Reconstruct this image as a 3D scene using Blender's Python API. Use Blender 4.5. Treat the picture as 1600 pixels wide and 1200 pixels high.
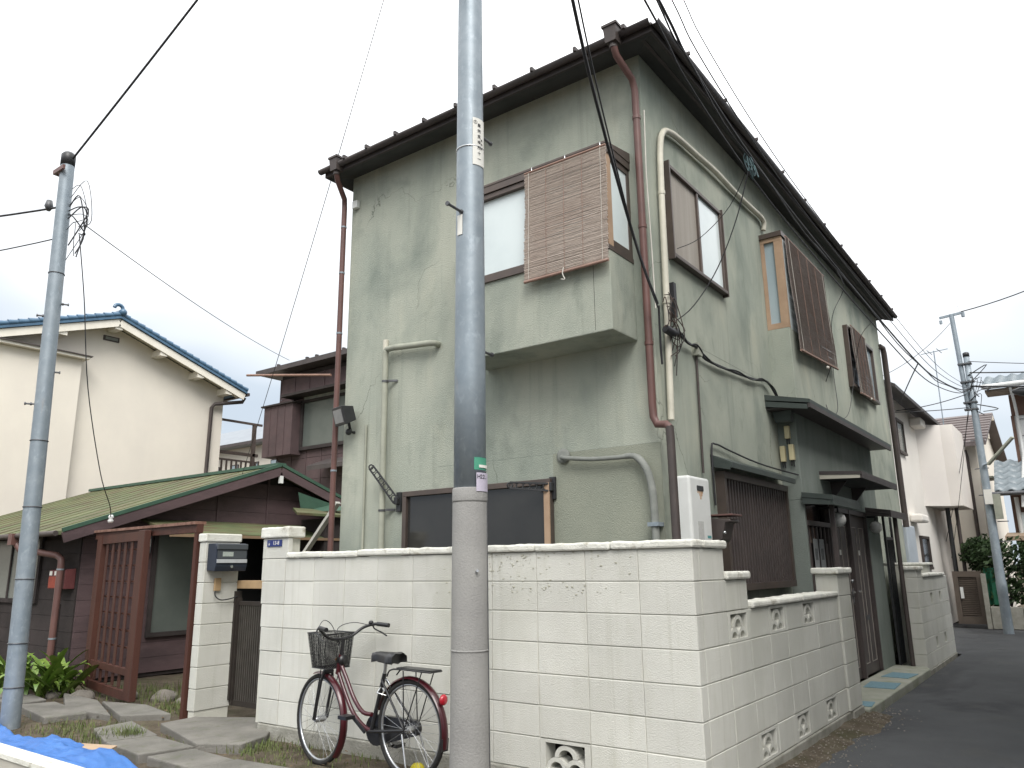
import bpy, bmesh, math, random
from mathutils import Vector, Matrix, noise as mnoise
R=math.radians
random.seed(7)
scene=bpy.context.scene
COL=scene.collection
for o in list(bpy.data.objects): bpy.data.objects.remove(o)

# ---------------------------------------------------------------- camera
cam_d=bpy.data.cameras.new('camera'); cam=bpy.data.objects.new('camera',cam_d); COL.objects.link(cam)
cam_d.sensor_width=36; cam_d.lens=1202.0/1600*36; cam_d.clip_start=.05; cam_d.clip_end=2000
CAM=Vector((1.967,-4.524,1.40))
pitch,roll,yaw=.23435,.01255,-.63197
fwd=Vector((math.sin(yaw)*math.cos(pitch),math.cos(yaw)*math.cos(pitch),math.sin(pitch)))
rt=Vector((math.cos(yaw),-math.sin(yaw),0)); dn=fwd.cross(rt)
r2=rt*math.cos(roll)+dn*math.sin(roll); d2=dn*math.cos(roll)-rt*math.sin(roll)
m=Matrix((r2,-d2,-fwd)).transposed().to_4x4(); m.translation=CAM
cam.matrix_world=m; scene.camera=cam
scene.render.resolution_x=1024; scene.render.resolution_y=768
# ---------------------------------------------------------------- world: bright overcast sky
SUN_EL,SUN_AZ=R(48),R(135)      # azimuth measured from +Y towards +X
w=bpy.data.worlds.new('World'); scene.world=w; w.use_nodes=True
nt=w.node_tree; nt.nodes.clear(); N=nt.nodes.new; LK=nt.links.new
out=N('ShaderNodeOutputWorld'); bg=N('ShaderNodeBackground'); bg.inputs['Strength'].default_value=.1
sky=N('ShaderNodeTexSky'); sky.sky_type='NISHITA'; sky.sun_disc=False
sky.sun_elevation=SUN_EL; sky.sun_rotation=SUN_AZ; sky.dust_density=4; sky.air_density=1.2
tc=N('ShaderNodeTexCoord'); mp=N('ShaderNodeMapping'); mp.inputs['Scale'].default_value=(1.2,1.2,2.6)
nz=N('ShaderNodeTexNoise'); nz.inputs['Scale'].default_value=1.5; nz.inputs['Detail'].default_value=3; nz.inputs['Roughness'].default_value=.45
LK(tc.outputs['Generated'],mp.inputs['Vector']); LK(mp.outputs[0],nz.inputs['Vector'])
sep=N('ShaderNodeSeparateXYZ'); LK(tc.outputs['Generated'],sep.inputs[0])
# overcast luminance: brighter towards the zenith, broken by cloud noise
el=N('ShaderNodeMapRange'); el.inputs[1].default_value=.20; el.inputs[2].default_value=.70; LK(sep.outputs['Z'],el.inputs[0])
nn=N('ShaderNodeMath'); nn.operation='MULTIPLY_ADD'; nn.inputs[1].default_value=1.5; nn.inputs[2].default_value=-.62; LK(nz.outputs['Fac'],nn.inputs[0])
ad=N('ShaderNodeMath'); ad.operation='ADD'; ad.use_clamp=True; LK(el.outputs[0],ad.inputs[0]); LK(nn.outputs[0],ad.inputs[1])
cl=N('ShaderNodeValToRGB'); e=cl.color_ramp.elements
e[0].position=.0; e[0].color=(3.2,3.65,4.25,1); e[1].position=1; e[1].color=(12.5,12.6,12.6,1)
k=e.new(.25); k.color=(3.8,4.25,4.75,1); k=e.new(.48); k.color=(6.4,6.5,6.6,1)
LK(ad.outputs[0],cl.inputs[0])
mx=N('ShaderNodeMix'); mx.data_type='RGBA'; mx.inputs[0].default_value=.88
LK(sky.outputs[0],mx.inputs[6]); LK(cl.outputs[0],mx.inputs[7]); LK(mx.outputs[2],bg.inputs['Color']); LK(bg.outputs[0],out.inputs[0])
# ---------------------------------------------------------------- sun behind thin cloud
sd=bpy.data.lights.new('sun','SUN'); sd.energy=1.5; sd.angle=R(32); sd.color=(1,.975,.94)
so=bpy.data.objects.new('sun',sd); COL.objects.link(so)
sv=Vector((math.sin(SUN_AZ)*math.cos(SUN_EL),math.cos(SUN_AZ)*math.cos(SUN_EL),math.sin(SUN_EL)))
so.rotation_euler=sv.to_track_quat('Z','Y').to_euler(); so.location=(9,-6,14)
vs=scene.view_settings; vs.view_transform='Standard'; vs.look='None'; vs.gamma=1; vs.exposure=.96; vs.use_curve_mapping=False

# ---------------------------------------------------------------- materials
MATS={}
def mat(name,c,c2=None,scale=4,rough=.8,bump=0,bscale=60,metal=0,spec=.3,stretch=(1,1,1),stain=None,lo=.35,hi=.65,coat=0,trans=0,emit=None,alpha=1,bdist=.02,crack=None,objrand=0):
    if name in MATS: return MATS[name]
    M=bpy.data.materials.new(name); M.use_nodes=True; t=M.node_tree; b=t.nodes['Principled BSDF']
    n=t.nodes.new; l=t.links.new
    b.inputs['Roughness'].default_value=rough; b.inputs['Metallic'].default_value=metal
    b.inputs['Specular IOR Level'].default_value=spec; b.inputs['Coat Weight'].default_value=coat
    if trans: b.inputs['Transmission Weight'].default_value=trans
    b.inputs['Alpha'].default_value=alpha
    if emit: b.inputs['Emission Color'].default_value=(*emit[0],1); b.inputs['Emission Strength'].default_value=emit[1]
    g=n('ShaderNodeNewGeometry')
    def nzn(sc,st,det=6,ro=.6,dist=0):
        mp=n('ShaderNodeMapping'); mp.inputs['Scale'].default_value=st; l(g.outputs['Position'],mp.inputs['Vector'])
        z=n('ShaderNodeTexNoise'); z.inputs['Scale'].default_value=sc; z.inputs['Detail'].default_value=det; z.inputs['Roughness'].default_value=ro; z.inputs['Distortion'].default_value=dist
        l(mp.outputs[0],z.inputs['Vector']); return z.outputs['Fac']
    def rng(s,a,bb):
        r=n('ShaderNodeMapRange'); r.inputs[1].default_value=a; r.inputs[2].default_value=bb; l(s,r.inputs[0]); return r.outputs[0]
    col=None
    if c2 is None: c2=tuple(x*.82 for x in c)
    x=n('ShaderNodeMix'); x.data_type='RGBA'; x.inputs[6].default_value=(*c,1); x.inputs[7].default_value=(*c2,1)
    l(rng(nzn(scale,stretch),lo,hi),x.inputs[0]); col=x.outputs[2]
    for s in (stain or []):
        sc,st,cc,a,bb,mxv=s
        y=n('ShaderNodeMix'); y.data_type='RGBA'; y.inputs[7].default_value=(*cc,1); l(col,y.inputs[6])
        q=n('ShaderNodeMath'); q.operation='MULTIPLY'; q.inputs[1].default_value=mxv; l(rng(nzn(sc,st,5,.6,.4),a,bb),q.inputs[0]); l(q.outputs[0],y.inputs[0]); col=y.outputs[2]
    if crack:
        sc,wd,cc,ms,a,bb=crack
        z=n('ShaderNodeTexNoise'); z.inputs['Scale'].default_value=2.2; z.inputs['Detail'].default_value=6; l(g.outputs['Position'],z.inputs['Vector'])
        vm=n('ShaderNodeVectorMath'); vm.operation='MULTIPLY_ADD'; vm.inputs[1].default_value=(.55,.55,.55); l(z.outputs['Color'],vm.inputs[0]); l(g.outputs['Position'],vm.inputs[2])
        vo=n('ShaderNodeTexVoronoi'); vo.feature='DISTANCE_TO_EDGE'; vo.inputs['Scale'].default_value=sc; l(vm.outputs[0],vo.inputs['Vector'])
        q=n('ShaderNodeMath'); q.operation='MULTIPLY'; l(rng(vo.outputs['Distance'],wd,0),q.inputs[0]); l(rng(nzn(ms,(1,1,1),3),a,bb),q.inputs[1])
        y=n('ShaderNodeMix'); y.data_type='RGBA'; y.inputs[7].default_value=(*cc,1); l(col,y.inputs[6]); l(q.outputs[0],y.inputs[0]); col=y.outputs[2]
    if objrand:
        oi=n('ShaderNodeObjectInfo'); r=n('ShaderNodeMapRange'); r.inputs[3].default_value=1-objrand; r.inputs[4].default_value=1+objrand*.6; l(oi.outputs['Random'],r.inputs[0])
        hs=n('ShaderNodeHueSaturation'); l(r.outputs[0],hs.inputs['Value']); l(col,hs.inputs['Color']); col=hs.outputs[0]
    l(col,b.inputs['Base Color'])
    if bump:
        bp=n('ShaderNodeBump'); bp.inputs['Strength'].default_value=bump; bp.inputs['Distance'].default_value=bdist
        l(nzn(bscale,(1,1,1),4,.65),bp.inputs['Height']); l(bp.outputs[0],b.inputs['Normal'])
    MATS[name]=M; return M
V1=(1,1,.12)
STUCCO=mat('stucco_green',(.435,.452,.38),(.335,.365,.312),.9,.92,.55,130,spec=.12,stretch=(1,1,.7),stain=[(1.1,(1,1,.5),(.20,.235,.205),.48,.72,.85),(4,(1.2,1.2,.25),(.27,.30,.26),.54,.8,.35),(2.2,(1,1,.4),(.52,.515,.41),.55,.75,.5),(9,(1.3,1.3,.05),(.20,.225,.19),.56,.76,.38),(2.3,(1,1,.6),(.19,.22,.185),.56,.72,.6),(45,(1,1,1),(.2,.21,.18),.62,.8,.3)],crack=(.6,.0035,(.14,.155,.13),.9,.53,.64))
STUCCO_M=mat('stucco_damp_green',(.315,.325,.262),(.25,.268,.22),1.0,.92,.5,130,spec=.12,stretch=(1,1,.7),stain=[(1.4,(1,1,.6),(.19,.215,.18),.5,.72,.6),(45,(1,1,1),(.16,.17,.15),.62,.8,.3)])
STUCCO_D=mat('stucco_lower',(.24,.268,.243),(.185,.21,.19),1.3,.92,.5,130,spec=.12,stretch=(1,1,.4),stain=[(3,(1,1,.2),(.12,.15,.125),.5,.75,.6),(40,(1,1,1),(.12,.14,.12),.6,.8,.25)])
BLOCKM=mat('painted_block',(.62,.615,.56),(.565,.56,.51),2.2,.85,.45,120,spec=.2,stain=[(1.4,(1,1,.35),(.44,.44,.37),.5,.75,.6),(16,(1,1,.15),(.47,.46,.37),.55,.8,.35),(11,(1.4,1.4,.05),(.38,.375,.30),.58,.76,.4),(.9,(1,1,.8),(.45,.455,.40),.52,.72,.5),(70,(1,1,1),(.30,.30,.25),.66,.78,.35)],objrand=.07)
MORTAR=mat('painted_joint',(.56,.555,.485),(.50,.495,.435),6,.9,.3,90,spec=.1)
COPING=mat('coping_paint',(.74,.735,.67),(.62,.615,.55),6,.85,.5,80,spec=.2,stain=[(9,(1,1,1),(.30,.27,.20),.56,.72,.8)])
FOUND=mat('concrete_footing',(.36,.35,.31),(.24,.235,.20),5,.95,.6,60,spec=.1)
CONC=mat('paving_concrete',(.21,.20,.18),(.145,.14,.125),3,.95,.6,70,spec=.12,stain=[(9,(1,1,1),(.11,.12,.075),.55,.75,.6)])
SLABM=mat('porch_concrete',(.36,.36,.31),(.26,.27,.22),2.5,.9,.4,70,spec=.15,stain=[(4,(1,1,1),(.20,.23,.13),.5,.75,.6)])
ASPH=mat('asphalt',(.094,.097,.101),(.068,.071,.075),.8,.88,.8,200,spec=.3,stain=[(.5,(1,.4,1),(.045,.046,.05),.5,.56,.7),(3,(1,1,1),(.10,.098,.092),.55,.75,.6),(140,(1,1,1),(.17,.17,.165),.6,.75,.6),(1.3,(1,1,1),(.115,.11,.10),.6,.75,.5)],bdist=.012,crack=(.45,.004,(.025,.025,.027),.6,.45,.6))
SOIL=mat('soil',(.15,.125,.095),(.085,.07,.052),5,.97,.9,50,spec=.08,stain=[(22,(1,1,1),(.20,.17,.12),.6,.75,.6),(3,(1,1,1),(.06,.075,.03),.5,.7,.5)],bdist=.03)
BLACKR=mat('roof_dark_brown',(.07,.058,.056),(.052,.045,.044),6,.55,.15,40,spec=.4)
SOFFIT=mat('soffit_dark',(.07,.072,.07),(.052,.055,.053),3,.8,spec=.2)
PIPE_R=mat('downpipe_maroon',(.14,.07,.06),(.105,.055,.048),5,.45,.05,30,spec=.4)
PIPE_B=mat('downpipe_brown',(.075,.06,.055),(.055,.045,.042),5,.5,spec=.4)
DUCTC=mat('duct_cream',(.60,.575,.48),(.50,.48,.40),6,.55,spec=.4,stain=[(10,(1,1,.3),(.35,.33,.26),.55,.75,.5)])
DUCTG=mat('duct_grey_green',(.36,.37,.30),(.28,.29,.24),5,.6,.1,40,spec=.3,stain=[(9,(1,1,.3),(.20,.21,.17),.55,.75,.6)])
DUCTD=mat('duct_grey',(.235,.245,.225),(.17,.18,.165),8,.7,.2,60,spec=.3)
BRONZE=mat('window_bronze',(.11,.085,.072),(.085,.068,.06),6,.42,metal=.35,spec=.5)
DOORB=mat('door_brown',(.082,.066,.062),(.064,.053,.051),4,.48,spec=.4)
TRIMD=mat('door_trim',(.42,.38,.34),None,6,.5,metal=.4)
TANW=mat('bay_tan',(.40,.28,.19),(.33,.225,.15),6,.6,spec=.3)
FROST=mat('frosted_pane',(.66,.73,.73),(.56,.635,.64),1.1,.14,spec=.6)
FROSTB=mat('pane_blue_grey',(.34,.41,.44),(.28,.35,.38),1.2,.12,spec=.7)
DARKG=mat('dark_pane',(.035,.034,.031),(.024,.023,.022),1.2,.10,spec=.55)
GREYG=mat('grey_frosted_pane',(.13,.145,.13),(.10,.115,.105),1.2,.25,spec=.5)
SCREEN=mat('insect_screen',(.36,.33,.29),(.25,.225,.195),5,.6,.2,220,spec=.3,stretch=(1,1,.06))
REED=mat('reed_blind',(.60,.53,.47),(.38,.32,.28),42,.75,spec=.2,stretch=(.35,.35,3.2),lo=.3,hi=.7,stain=[(2,(1,1,1),(.43,.34,.29),.5,.75,.5),(90,(.3,.3,2),(.70,.58,.50),.6,.75,.6)])
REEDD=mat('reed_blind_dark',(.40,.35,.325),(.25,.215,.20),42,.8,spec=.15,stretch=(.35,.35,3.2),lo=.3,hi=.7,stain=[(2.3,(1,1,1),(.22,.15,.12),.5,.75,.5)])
BATTEN=mat('blind_batten',(.30,.19,.15),None,9,.6)
CORD=mat('cord_white',(.6,.58,.52),None,9,.8)
GREENTIN=mat('painted_tin_green',(.055,.068,.062),(.042,.053,.048),5,.55,.1,30,spec=.35)
WHITEP=mat('white_enamel',(.70,.71,.69),(.63,.64,.62),3,.35,spec=.45,coat=.1,stain=[(5,(1,1,.3),(.50,.50,.47),.55,.8,.6)])
RUST=mat('rust',(.42,.24,.13),(.55,.45,.36),14,.9,spec=.1)
CREAMBOX=mat('cream_plastic',(.62,.55,.34),(.54,.48,.30),8,.5)
BLACKP=mat('black_plastic',(.022,.023,.025),(.03,.031,.033),12,.42,spec=.45)
BLACKC=mat('cable_black',(.022,.022,.025),(.034,.034,.037),6,.5,spec=.4)
GALV=mat('galvanised',(.275,.315,.345),(.215,.255,.285),7,.48,.06,30,metal=.35,spec=.45,stain=[(18,(1,1,.6),(.36,.41,.45),.55,.72,.7),(3,(1,1,.2),(.18,.225,.265),.5,.8,.5),(6,(1,1,.25),(.30,.27,.24),.64,.74,.5),(60,(1,1,1),(.22,.24,.26),.64,.74,.6)])
GALVD=mat('galvanised_dark',(.15,.155,.16),(.09,.09,.095),20,.5,metal=.6)
POLEC=mat('pole_concrete',(.30,.295,.28),(.255,.25,.24),3,.88,.35,90,spec=.15,stain=[(5,(1,1,.15),(.21,.205,.195),.5,.75,.6),(40,(1,1,1),(.35,.345,.33),.6,.8,.4)])
STEEL=mat('bright_steel',(.62,.63,.64),(.5,.51,.52),20,.25,metal=.9)
PAPER=mat('paper_white',(.72,.71,.66),(.66,.65,.60),10,.8)
INK=mat('ink_dark',(.03,.03,.035),None,5,.8)
BLUEPL=mat('plate_blue',(.022,.035,.14),(.028,.04,.15),10,.45)
GRNST=mat('sticker_green',(.06,.26,.17),(.08,.30,.20),12,.5)
LAV=mat('label_lavender',(.50,.46,.55),None,10,.7)
# ---------------------------------------------------------------- helpers
class MB:
    def __init__(s): s.v=[]; s.f=[]; s.s=[]
    def add(s,v,f,sm=False):
        b=len(s.v); s.v+=[tuple(p) for p in v]; s.f+=[tuple(i+b for i in q) for q in f]; s.s+=[sm]*len(f); return s
    def box(s,x0,x1,y0,y1,z0,z1):
        if x0>x1: x0,x1=x1,x0
        if y0>y1: y0,y1=y1,y0
        if z0>z1: z0,z1=z1,z0
        return s.add([(x0,y0,z0),(x1,y0,z0),(x1,y1,z0),(x0,y1,z0),(x0,y0,z1),(x1,y0,z1),(x1,y1,z1),(x0,y1,z1)],
                     [(3,2,1,0),(4,5,6,7),(0,1,5,4),(1,2,6,5),(2,3,7,6),(3,0,4,7)])
    def hexa(s,p): return s.add(p,[(3,2,1,0),(4,5,6,7),(0,1,5,4),(1,2,6,5),(2,3,7,6),(3,0,4,7)])
    def prism(s,poly,ax,a,b):
        n=len(poly)
        def P(u,v,t): return {'X':(t,u,v),'Y':(u,t,v),'Z':(u,v,t)}[ax]
        v=[P(u,q,a) for u,q in poly]+[P(u,q,b) for u,q in poly]
        f=[tuple(range(n))[::-1],tuple(range(n,2*n))]+[(i,(i+1)%n,n+(i+1)%n,n+i) for i in range(n)]
        return s.add(v,f)
    def bar(s,p0,p1,wd,ht,up=(0,0,1)):
        p0=Vector(p0); p1=Vector(p1); d=(p1-p0).normalized(); u=Vector(up); x=d.cross(u)
        if x.length<1e-4: x=d.cross(Vector((1,0,0)))
        x.normalize(); y=x.cross(d).normalized(); x*=wd/2; y*=ht/2
        return s.hexa([p0-x-y,p0+x-y,p1+x-y,p1-x-y,p0-x+y,p0+x+y,p1+x+y,p1-x+y])
    def tube(s,pts,r,n=8,closed=False,sm=True):
        pts=[Vector(p) for p in pts]; m=len(pts); rr=r if isinstance(r,(list,tuple)) else [r]*m
        ref=None; rings=[]
        for i,p in enumerate(pts):
            if closed: t=(pts[(i+1)%m]-pts[i-1])
            else: t=(pts[min(i+1,m-1)]-pts[max(i-1,0)])
            t.normalize()
            if ref is None:
                ref=Vector((0,0,1)) if abs(t.z)<.9 else Vector((1,0,0))
            a=(ref-t*ref.dot(t)); 
            if a.length<1e-5: a=t.orthogonal()
            a.normalize(); ref=a; b=t.cross(a)
            rings.append([p+(a*math.cos(2*math.pi*k/n)+b*math.sin(2*math.pi*k/n))*rr[i] for k in range(n)])
        v=[q for g in rings for q in g]; f=[]
        for i in range(m if closed else m-1):
            j=(i+1)%m
            for k in range(n): f.append((i*n+k,i*n+(k+1)%n,j*n+(k+1)%n,j*n+k))
        s.add(v,f,sm)
        if not closed:
            s.add(rings[0],[tuple(range(n))[::-1]]); s.add(rings[-1],[tuple(range(n))])
        return s
    def lathe(s,prof,o,n=20,ax='Z',sm=True):
        v=[];f=[]; m=len(prof)
        for r,h in prof:
            for k in range(n):
                a=2*math.pi*k/n; c,q=r*math.cos(a),r*math.sin(a)
                v.append({'Z':(o[0]+c,o[1]+q,o[2]+h),'X':(o[0]+h,o[1]+c,o[2]+q),'Y':(o[0]+q,o[1]+h,o[2]+c)}[ax])
        for i in range(m-1):
            for k in range(n): f.append((i*n+k,i*n+(k+1)%n,(i+1)*n+(k+1)%n,(i+1)*n+k))
        f.append(tuple(range(n))[::-1]); f.append(tuple(range((m-1)*n,m*n)))
        return s.add(v,f,sm)
    def ball(s,c,r,n=14,sq=(1,1,1)):
        m=n//2; v=[];f=[]
        for i in range(m+1):
            t=math.pi*i/m
            for k in range(n):
                a=2*math.pi*k/n; v.append((c[0]+r*sq[0]*math.sin(t)*math.cos(a),c[1]+r*sq[1]*math.sin(t)*math.sin(a),c[2]-r*sq[2]*math.cos(t)))
        for i in range(m):
            for k in range(n): f.append((i*n+k,i*n+(k+1)%n,(i+1)*n+(k+1)%n,(i+1)*n+k))
        return s.add(v,f,True)
    def mesh(s,name,m):
        me=bpy.data.meshes.new(name); me.from_pydata(s.v,[],s.f); me.materials.append(m)
        me.polygons.foreach_set('use_smooth',s.s); me.update(); return me
    def build(s,name,m,parent=None,bevel=0,kind=None,seg=2):
        o=bpy.data.objects.new(name,s.mesh(name,m)); COL.objects.link(o); attach(o,parent)
        if bevel:
            b=o.modifiers.new('bevel','BEVEL'); b.width=bevel; b.segments=seg; b.limit_method='ANGLE'; b.angle_limit=R(40)
        if kind: o['kind']=kind
        return o
def attach(o,parent):
    if parent is not None:
        o.parent=parent
        o.matrix_parent_inverse=Matrix.Translation(-world_loc(parent))
def world_loc(o):
    return o['_w'] if False else WL.get(o.name,Vector((0,0,0)))
WL={}
def thing(name,label,cat,loc=(0,0,0),group=None):
    o=bpy.data.objects.new(name,None); COL.objects.link(o); o.location=loc; o.empty_display_size=.2
    WL[o.name]=Vector(loc); return tag(o,label,cat,group)
def tag(o,label=None,cat=None,group=None,kind=None):
    if label: o['label']=label
    if cat: o['category']=cat
    if group: o['group']=group
    if kind: o['kind']=kind
    return o
def struct(o): o['kind']='structure'; return o
def inst(name,me,loc,parent=None,rot=(0,0,0)):
    o=bpy.data.objects.new(name,me); COL.objects.link(o); attach(o,parent); o.location=loc; o.rotation_euler=rot
    if parent is None: pass
    return o
CACHE={}
def cbox(sx,sy,sz,bev,m,jit=0,seed=0):
    key=(round(sx,3),round(sy,3),round(sz,3),bev,m.name,seed)
    if key in CACHE: return CACHE[key]
    bm=bmesh.new(); bmesh.ops.create_cube(bm,size=1)
    for v in bm.verts: v.co=Vector((v.co.x*sx,v.co.y*sy,v.co.z*sz))
    if bev: bmesh.ops.bevel(bm,geom=bm.edges[:]+bm.verts[:],offset=bev,segments=1,affect='EDGES',profile=.5)
    if jit:
        rr=random.Random(seed)
        for v in bm.verts: v.co+=Vector((rr.uniform(-jit,jit),rr.uniform(-jit,jit),rr.uniform(-jit,jit)))
    me=bpy.data.meshes.new('block_mesh'); bm.to_mesh(me); bm.free(); me.materials.append(m); CACHE[key]=me; return me
def cat_pts(a,b,sag,n=16):
    a=Vector(a);b=Vector(b); return [a+(b-a)*t-Vector((0,0,1))*sag*4*t*(1-t) for t in [i/n for i in range(n+1)]]
def spline(pts,n=6):
    P=[Vector(p) for p in pts]; out=[]
    for i in range(len(P)-1):
        p0=P[max(i-1,0)];p1=P[i];p2=P[i+1];p3=P[min(i+2,len(P)-1)]
        for k in range(n):
            t=k/n; out.append(.5*((2*p1)+(p2-p0)*t+(2*p0-5*p1+4*p2-p3)*t*t+(3*p1-p0-3*p2+p3)*t**3))
    return out+[P[-1]]
def text(body,loc,rot,size,m,parent,name='lettering'):
    c=bpy.data.curves.new(name,'FONT'); c.body=body; c.size=size; c.extrude=.0006; c.align_x='CENTER'; c.align_y='CENTER'; c.materials.append(m)
    t=bpy.data.objects.new('tmp',c); COL.objects.link(t)
    bpy.context.view_layer.update()
    me=bpy.data.meshes.new_from_object(t.evaluated_get(bpy.context.evaluated_depsgraph_get())); bpy.data.objects.remove(t)
    if not me.materials: me.materials.append(m)
    o=bpy.data.objects.new(name,me); COL.objects.link(o); attach(o,parent); o.location=loc; o.rotation_euler=rot
    return o
FX=(R(90),0,R(90))   # text facing +X
FY=(R(90),0,0)       # text facing -Y

# ---------------------------------------------------------------- ground, road, path
def sheet(name,x0,x1,y0,y1,z,m,nx,ny,amp=0,sc=1.5):
    v=[];f=[]
    for j in range(ny+1):
        for i in range(nx+1):
            x=x0+(x1-x0)*i/nx; y=y0+(y1-y0)*j/ny; v.append((x,y,z+amp*mnoise.fractal(Vector((x*sc,y*sc,3)),1,2,4)))
    for j in range(ny):
        for i in range(nx):
            a=j*(nx+1)+i; f.append((a,a+1,a+nx+2,a+nx+1))
    b=MB(); b.add(v,f,True); return struct(b.build(name,m))
sheet('ground',-300,300,-300,300,-.06,SOIL,2,2)
sheet('road',.10,14,-12,15.3,.0,ASPH,60,60,.012,.9)
sheet('road',-1.2,14.5,9.99,17.2,-.012,ASPH,6,6)
soil=sheet('soil_yard',-12,.22,-2.6,.9,-.012,SOIL,150,44,.022,2.2)
sheet('soil_yard',-12,-4.2,.9,9,-.02,SOIL,30,30,.02,2)
# gravelly litter along the foot of the block wall on the road side
rr=random.Random(3); b=MB()
for i in range(700):
    y=rr.uniform(-.4,4.2); x=.02+abs(rr.gauss(0,.18)); 
    if y>3.6: x=.1+abs(rr.gauss(0,.14))
    r_=rr.uniform(.003,.012); a=rr.uniform(0,6)
    z=max(.014,.048-.05*x/.26)
    b.add([(x+r_*math.cos(a),y+r_*math.sin(a),z),(x+r_*math.cos(a+2.1),y+r_*math.sin(a+2.1),z),(x+r_*math.cos(a+4.2),y+r_*math.sin(a+4.2),z),(x,y,z+r_*.8)],[(0,1,3),(1,2,3),(2,0,3)])
GRAV=mat('gravel_litter',(.25,.23,.20),(.12,.10,.08),40,.95)
tag(b.build('gravel',GRAV,kind='stuff'),'loose grit and litter along the foot of the block wall','gravel')
b=MB(); v=[]; nx_,ny_=26,200
for j in range(ny_+1):
    for i in range(nx_+1):
        x=-.03+.72*i/nx_; y=-.8+4.65*j/ny_; q=mnoise.fractal(Vector((x*3,y*2.2,1)),1,2,4)
        wd=.26+.12*mnoise.noise(Vector((0,y*1.3,7)))
        v.append((x,y,.045-.05*(x/wd)+.018*q))
b.add(v,[(j*(nx_+1)+i,j*(nx_+1)+i+1,(j+1)*(nx_+1)+i+1,(j+1)*(nx_+1)+i) for j in range(ny_) for i in range(nx_)],True); struct(b.build('dirt_verge',SOIL))
# paving slabs of the path
PATH=tag(bpy.data.objects.new('path',None),'worn concrete slab path leading to the small gate','path'); COL.objects.link(PATH); PATH['kind']='structure'
del PATH['category']
slabs=[[(-6.88,.0),(-6.25,.14),(-5.52,.0),(-5.85,-.33)],[(-7.9,.06),(-7.0,.0),(-5.97,-.37),(-6.75,-.45)],
 [(-5.14,-.35),(-5.18,.02),(-4.62,.34),(-4.02,.05),(-3.85,-.12),(-3.74,-.44),(-4.08,-.64)],
 [(-5.5,-.78),(-5.55,-.40),(-4.72,-.6),(-4.85,-1.0)],[(-4.80,-1.02),(-4.66,-.63),(-4.04,-.70),(-4.12,-1.08)],
 [(-4.05,-1.08),(-3.98,-.72),(-3.40,-.74),(-3.38,-1.1)],[(-3.33,-1.1),(-3.34,-.76),(-2.75,-.72),(-2.7,-1.15)],
 [(-8.9,-.45),(-8.6,-.12),(-7.6,-.25),(-7.5,-.65)],[(-7.45,-.62),(-7.3,-.3),(-6.3,-.45),(-6.4,-.8)]]
for q in slabs:
    z=.048+rr.uniform(-.008,.008); c=[sum(p[i] for p in q)/len(q) for i in (0,1)]
    p=[(a+rr.uniform(-.015,.015),d+rr.uniform(-.015,.015)) for a,d in q]
    ar=sum(p[i][0]*p[(i+1)%len(p)][1]-p[(i+1)%len(p)][0]*p[i][1] for i in range(len(p)))
    if ar<0: p=p[::-1]
    b=MB(); b.prism(p,'Z',-.05,z); b.build('paving_slab',CONC,PATH,bevel=.01)
# concrete apron in front of the doors
ap=MB().prism([(-.42,3.72),(.06,3.72),(.06,7.2),(-.02,7.40),(-.42,7.40)],'Z',-.05,.06).build('porch_slab',SLABM,bevel=.012); struct(ap)
MATB=mat('mat_blue',(.17,.28,.32),(.13,.22,.26),30,.9,.3,150)
for i,(x,y,lx,ly,a) in enumerate([(-.15,5.35,.16,.34,.05),(-.14,6.3,.15,.33,-.08),(-.12,3.98,.16,.2,.1)]):
    o=tag(MB().box(-lx,lx,-ly/1.4,ly/1.4,0,.006).build('door_mat',MATB),['pale blue rubber mat before the left brown door','pale blue rubber mat before the right brown door','pale blue mat half hidden at the wall pillar'][i],'mat'); o.location=(x,y,.0605); o.rotation_euler[2]=a
# ---------------------------------------------------------------- painted block wall
BW=thing('block_wall','cream painted concrete block wall with white coping around the green house','wall',(-.06,.06,0))
T=.12
def fan_block(cx,cz,L,plane,m):
    """ornamental block: frame with a square hole and a stack of three arches"""
    b=MB(); hw,hh=.15,.078; d0,d1=0.0,-.115
    def B(u0,u1,z0,z1,a=d0,c=d1):
        if plane=='Y': b.box(cx+u0,cx+u1,-a,-c,cz+z0,cz+z1)
        else: b.box(a,c,cx+u0,cx+u1,cz+z0,cz+z1)
    l=L/2-.003; h=.097
    B(-l,-hw,-h,h); B(hw,l,-h,h); B(-hw,hw,hh,h); B(-hw,hw,-h,-hh)
    def arch(u,z,r):
        n=12; pts=[]
        for w_ in (0,1):
            pass
        v=[]
        for i in range(n+1):
            a=math.pi*i/n
            for rad,dep in ((r,-.008),(r-.027,-.008),(r-.027,-.11),(r,-.11)):
                uu,zz=u+rad*math.cos(a)*1.12,z+rad*math.sin(a)
                v.append((cx+uu,-dep,cz+zz) if plane=='Y' else (dep,cx+uu,cz+zz))
        f=[]
        for i in range(n):
            for k in range(4): f.append((i*4+k,i*4+(k+1)%4,(i+1)*4+(k+1)%4,(i+1)*4+k))
        b.add(v,f)
    arch(-.072,-hh,.07); arch(.072,-hh,.07); arch(0,-.006,.076)
    return b.build('ornamental_block',m,BW)
XJ=[0.0]+[-.372-.3915*k for k in range(0,10)]
TOP=1.505
rr=random.Random(11)
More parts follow.
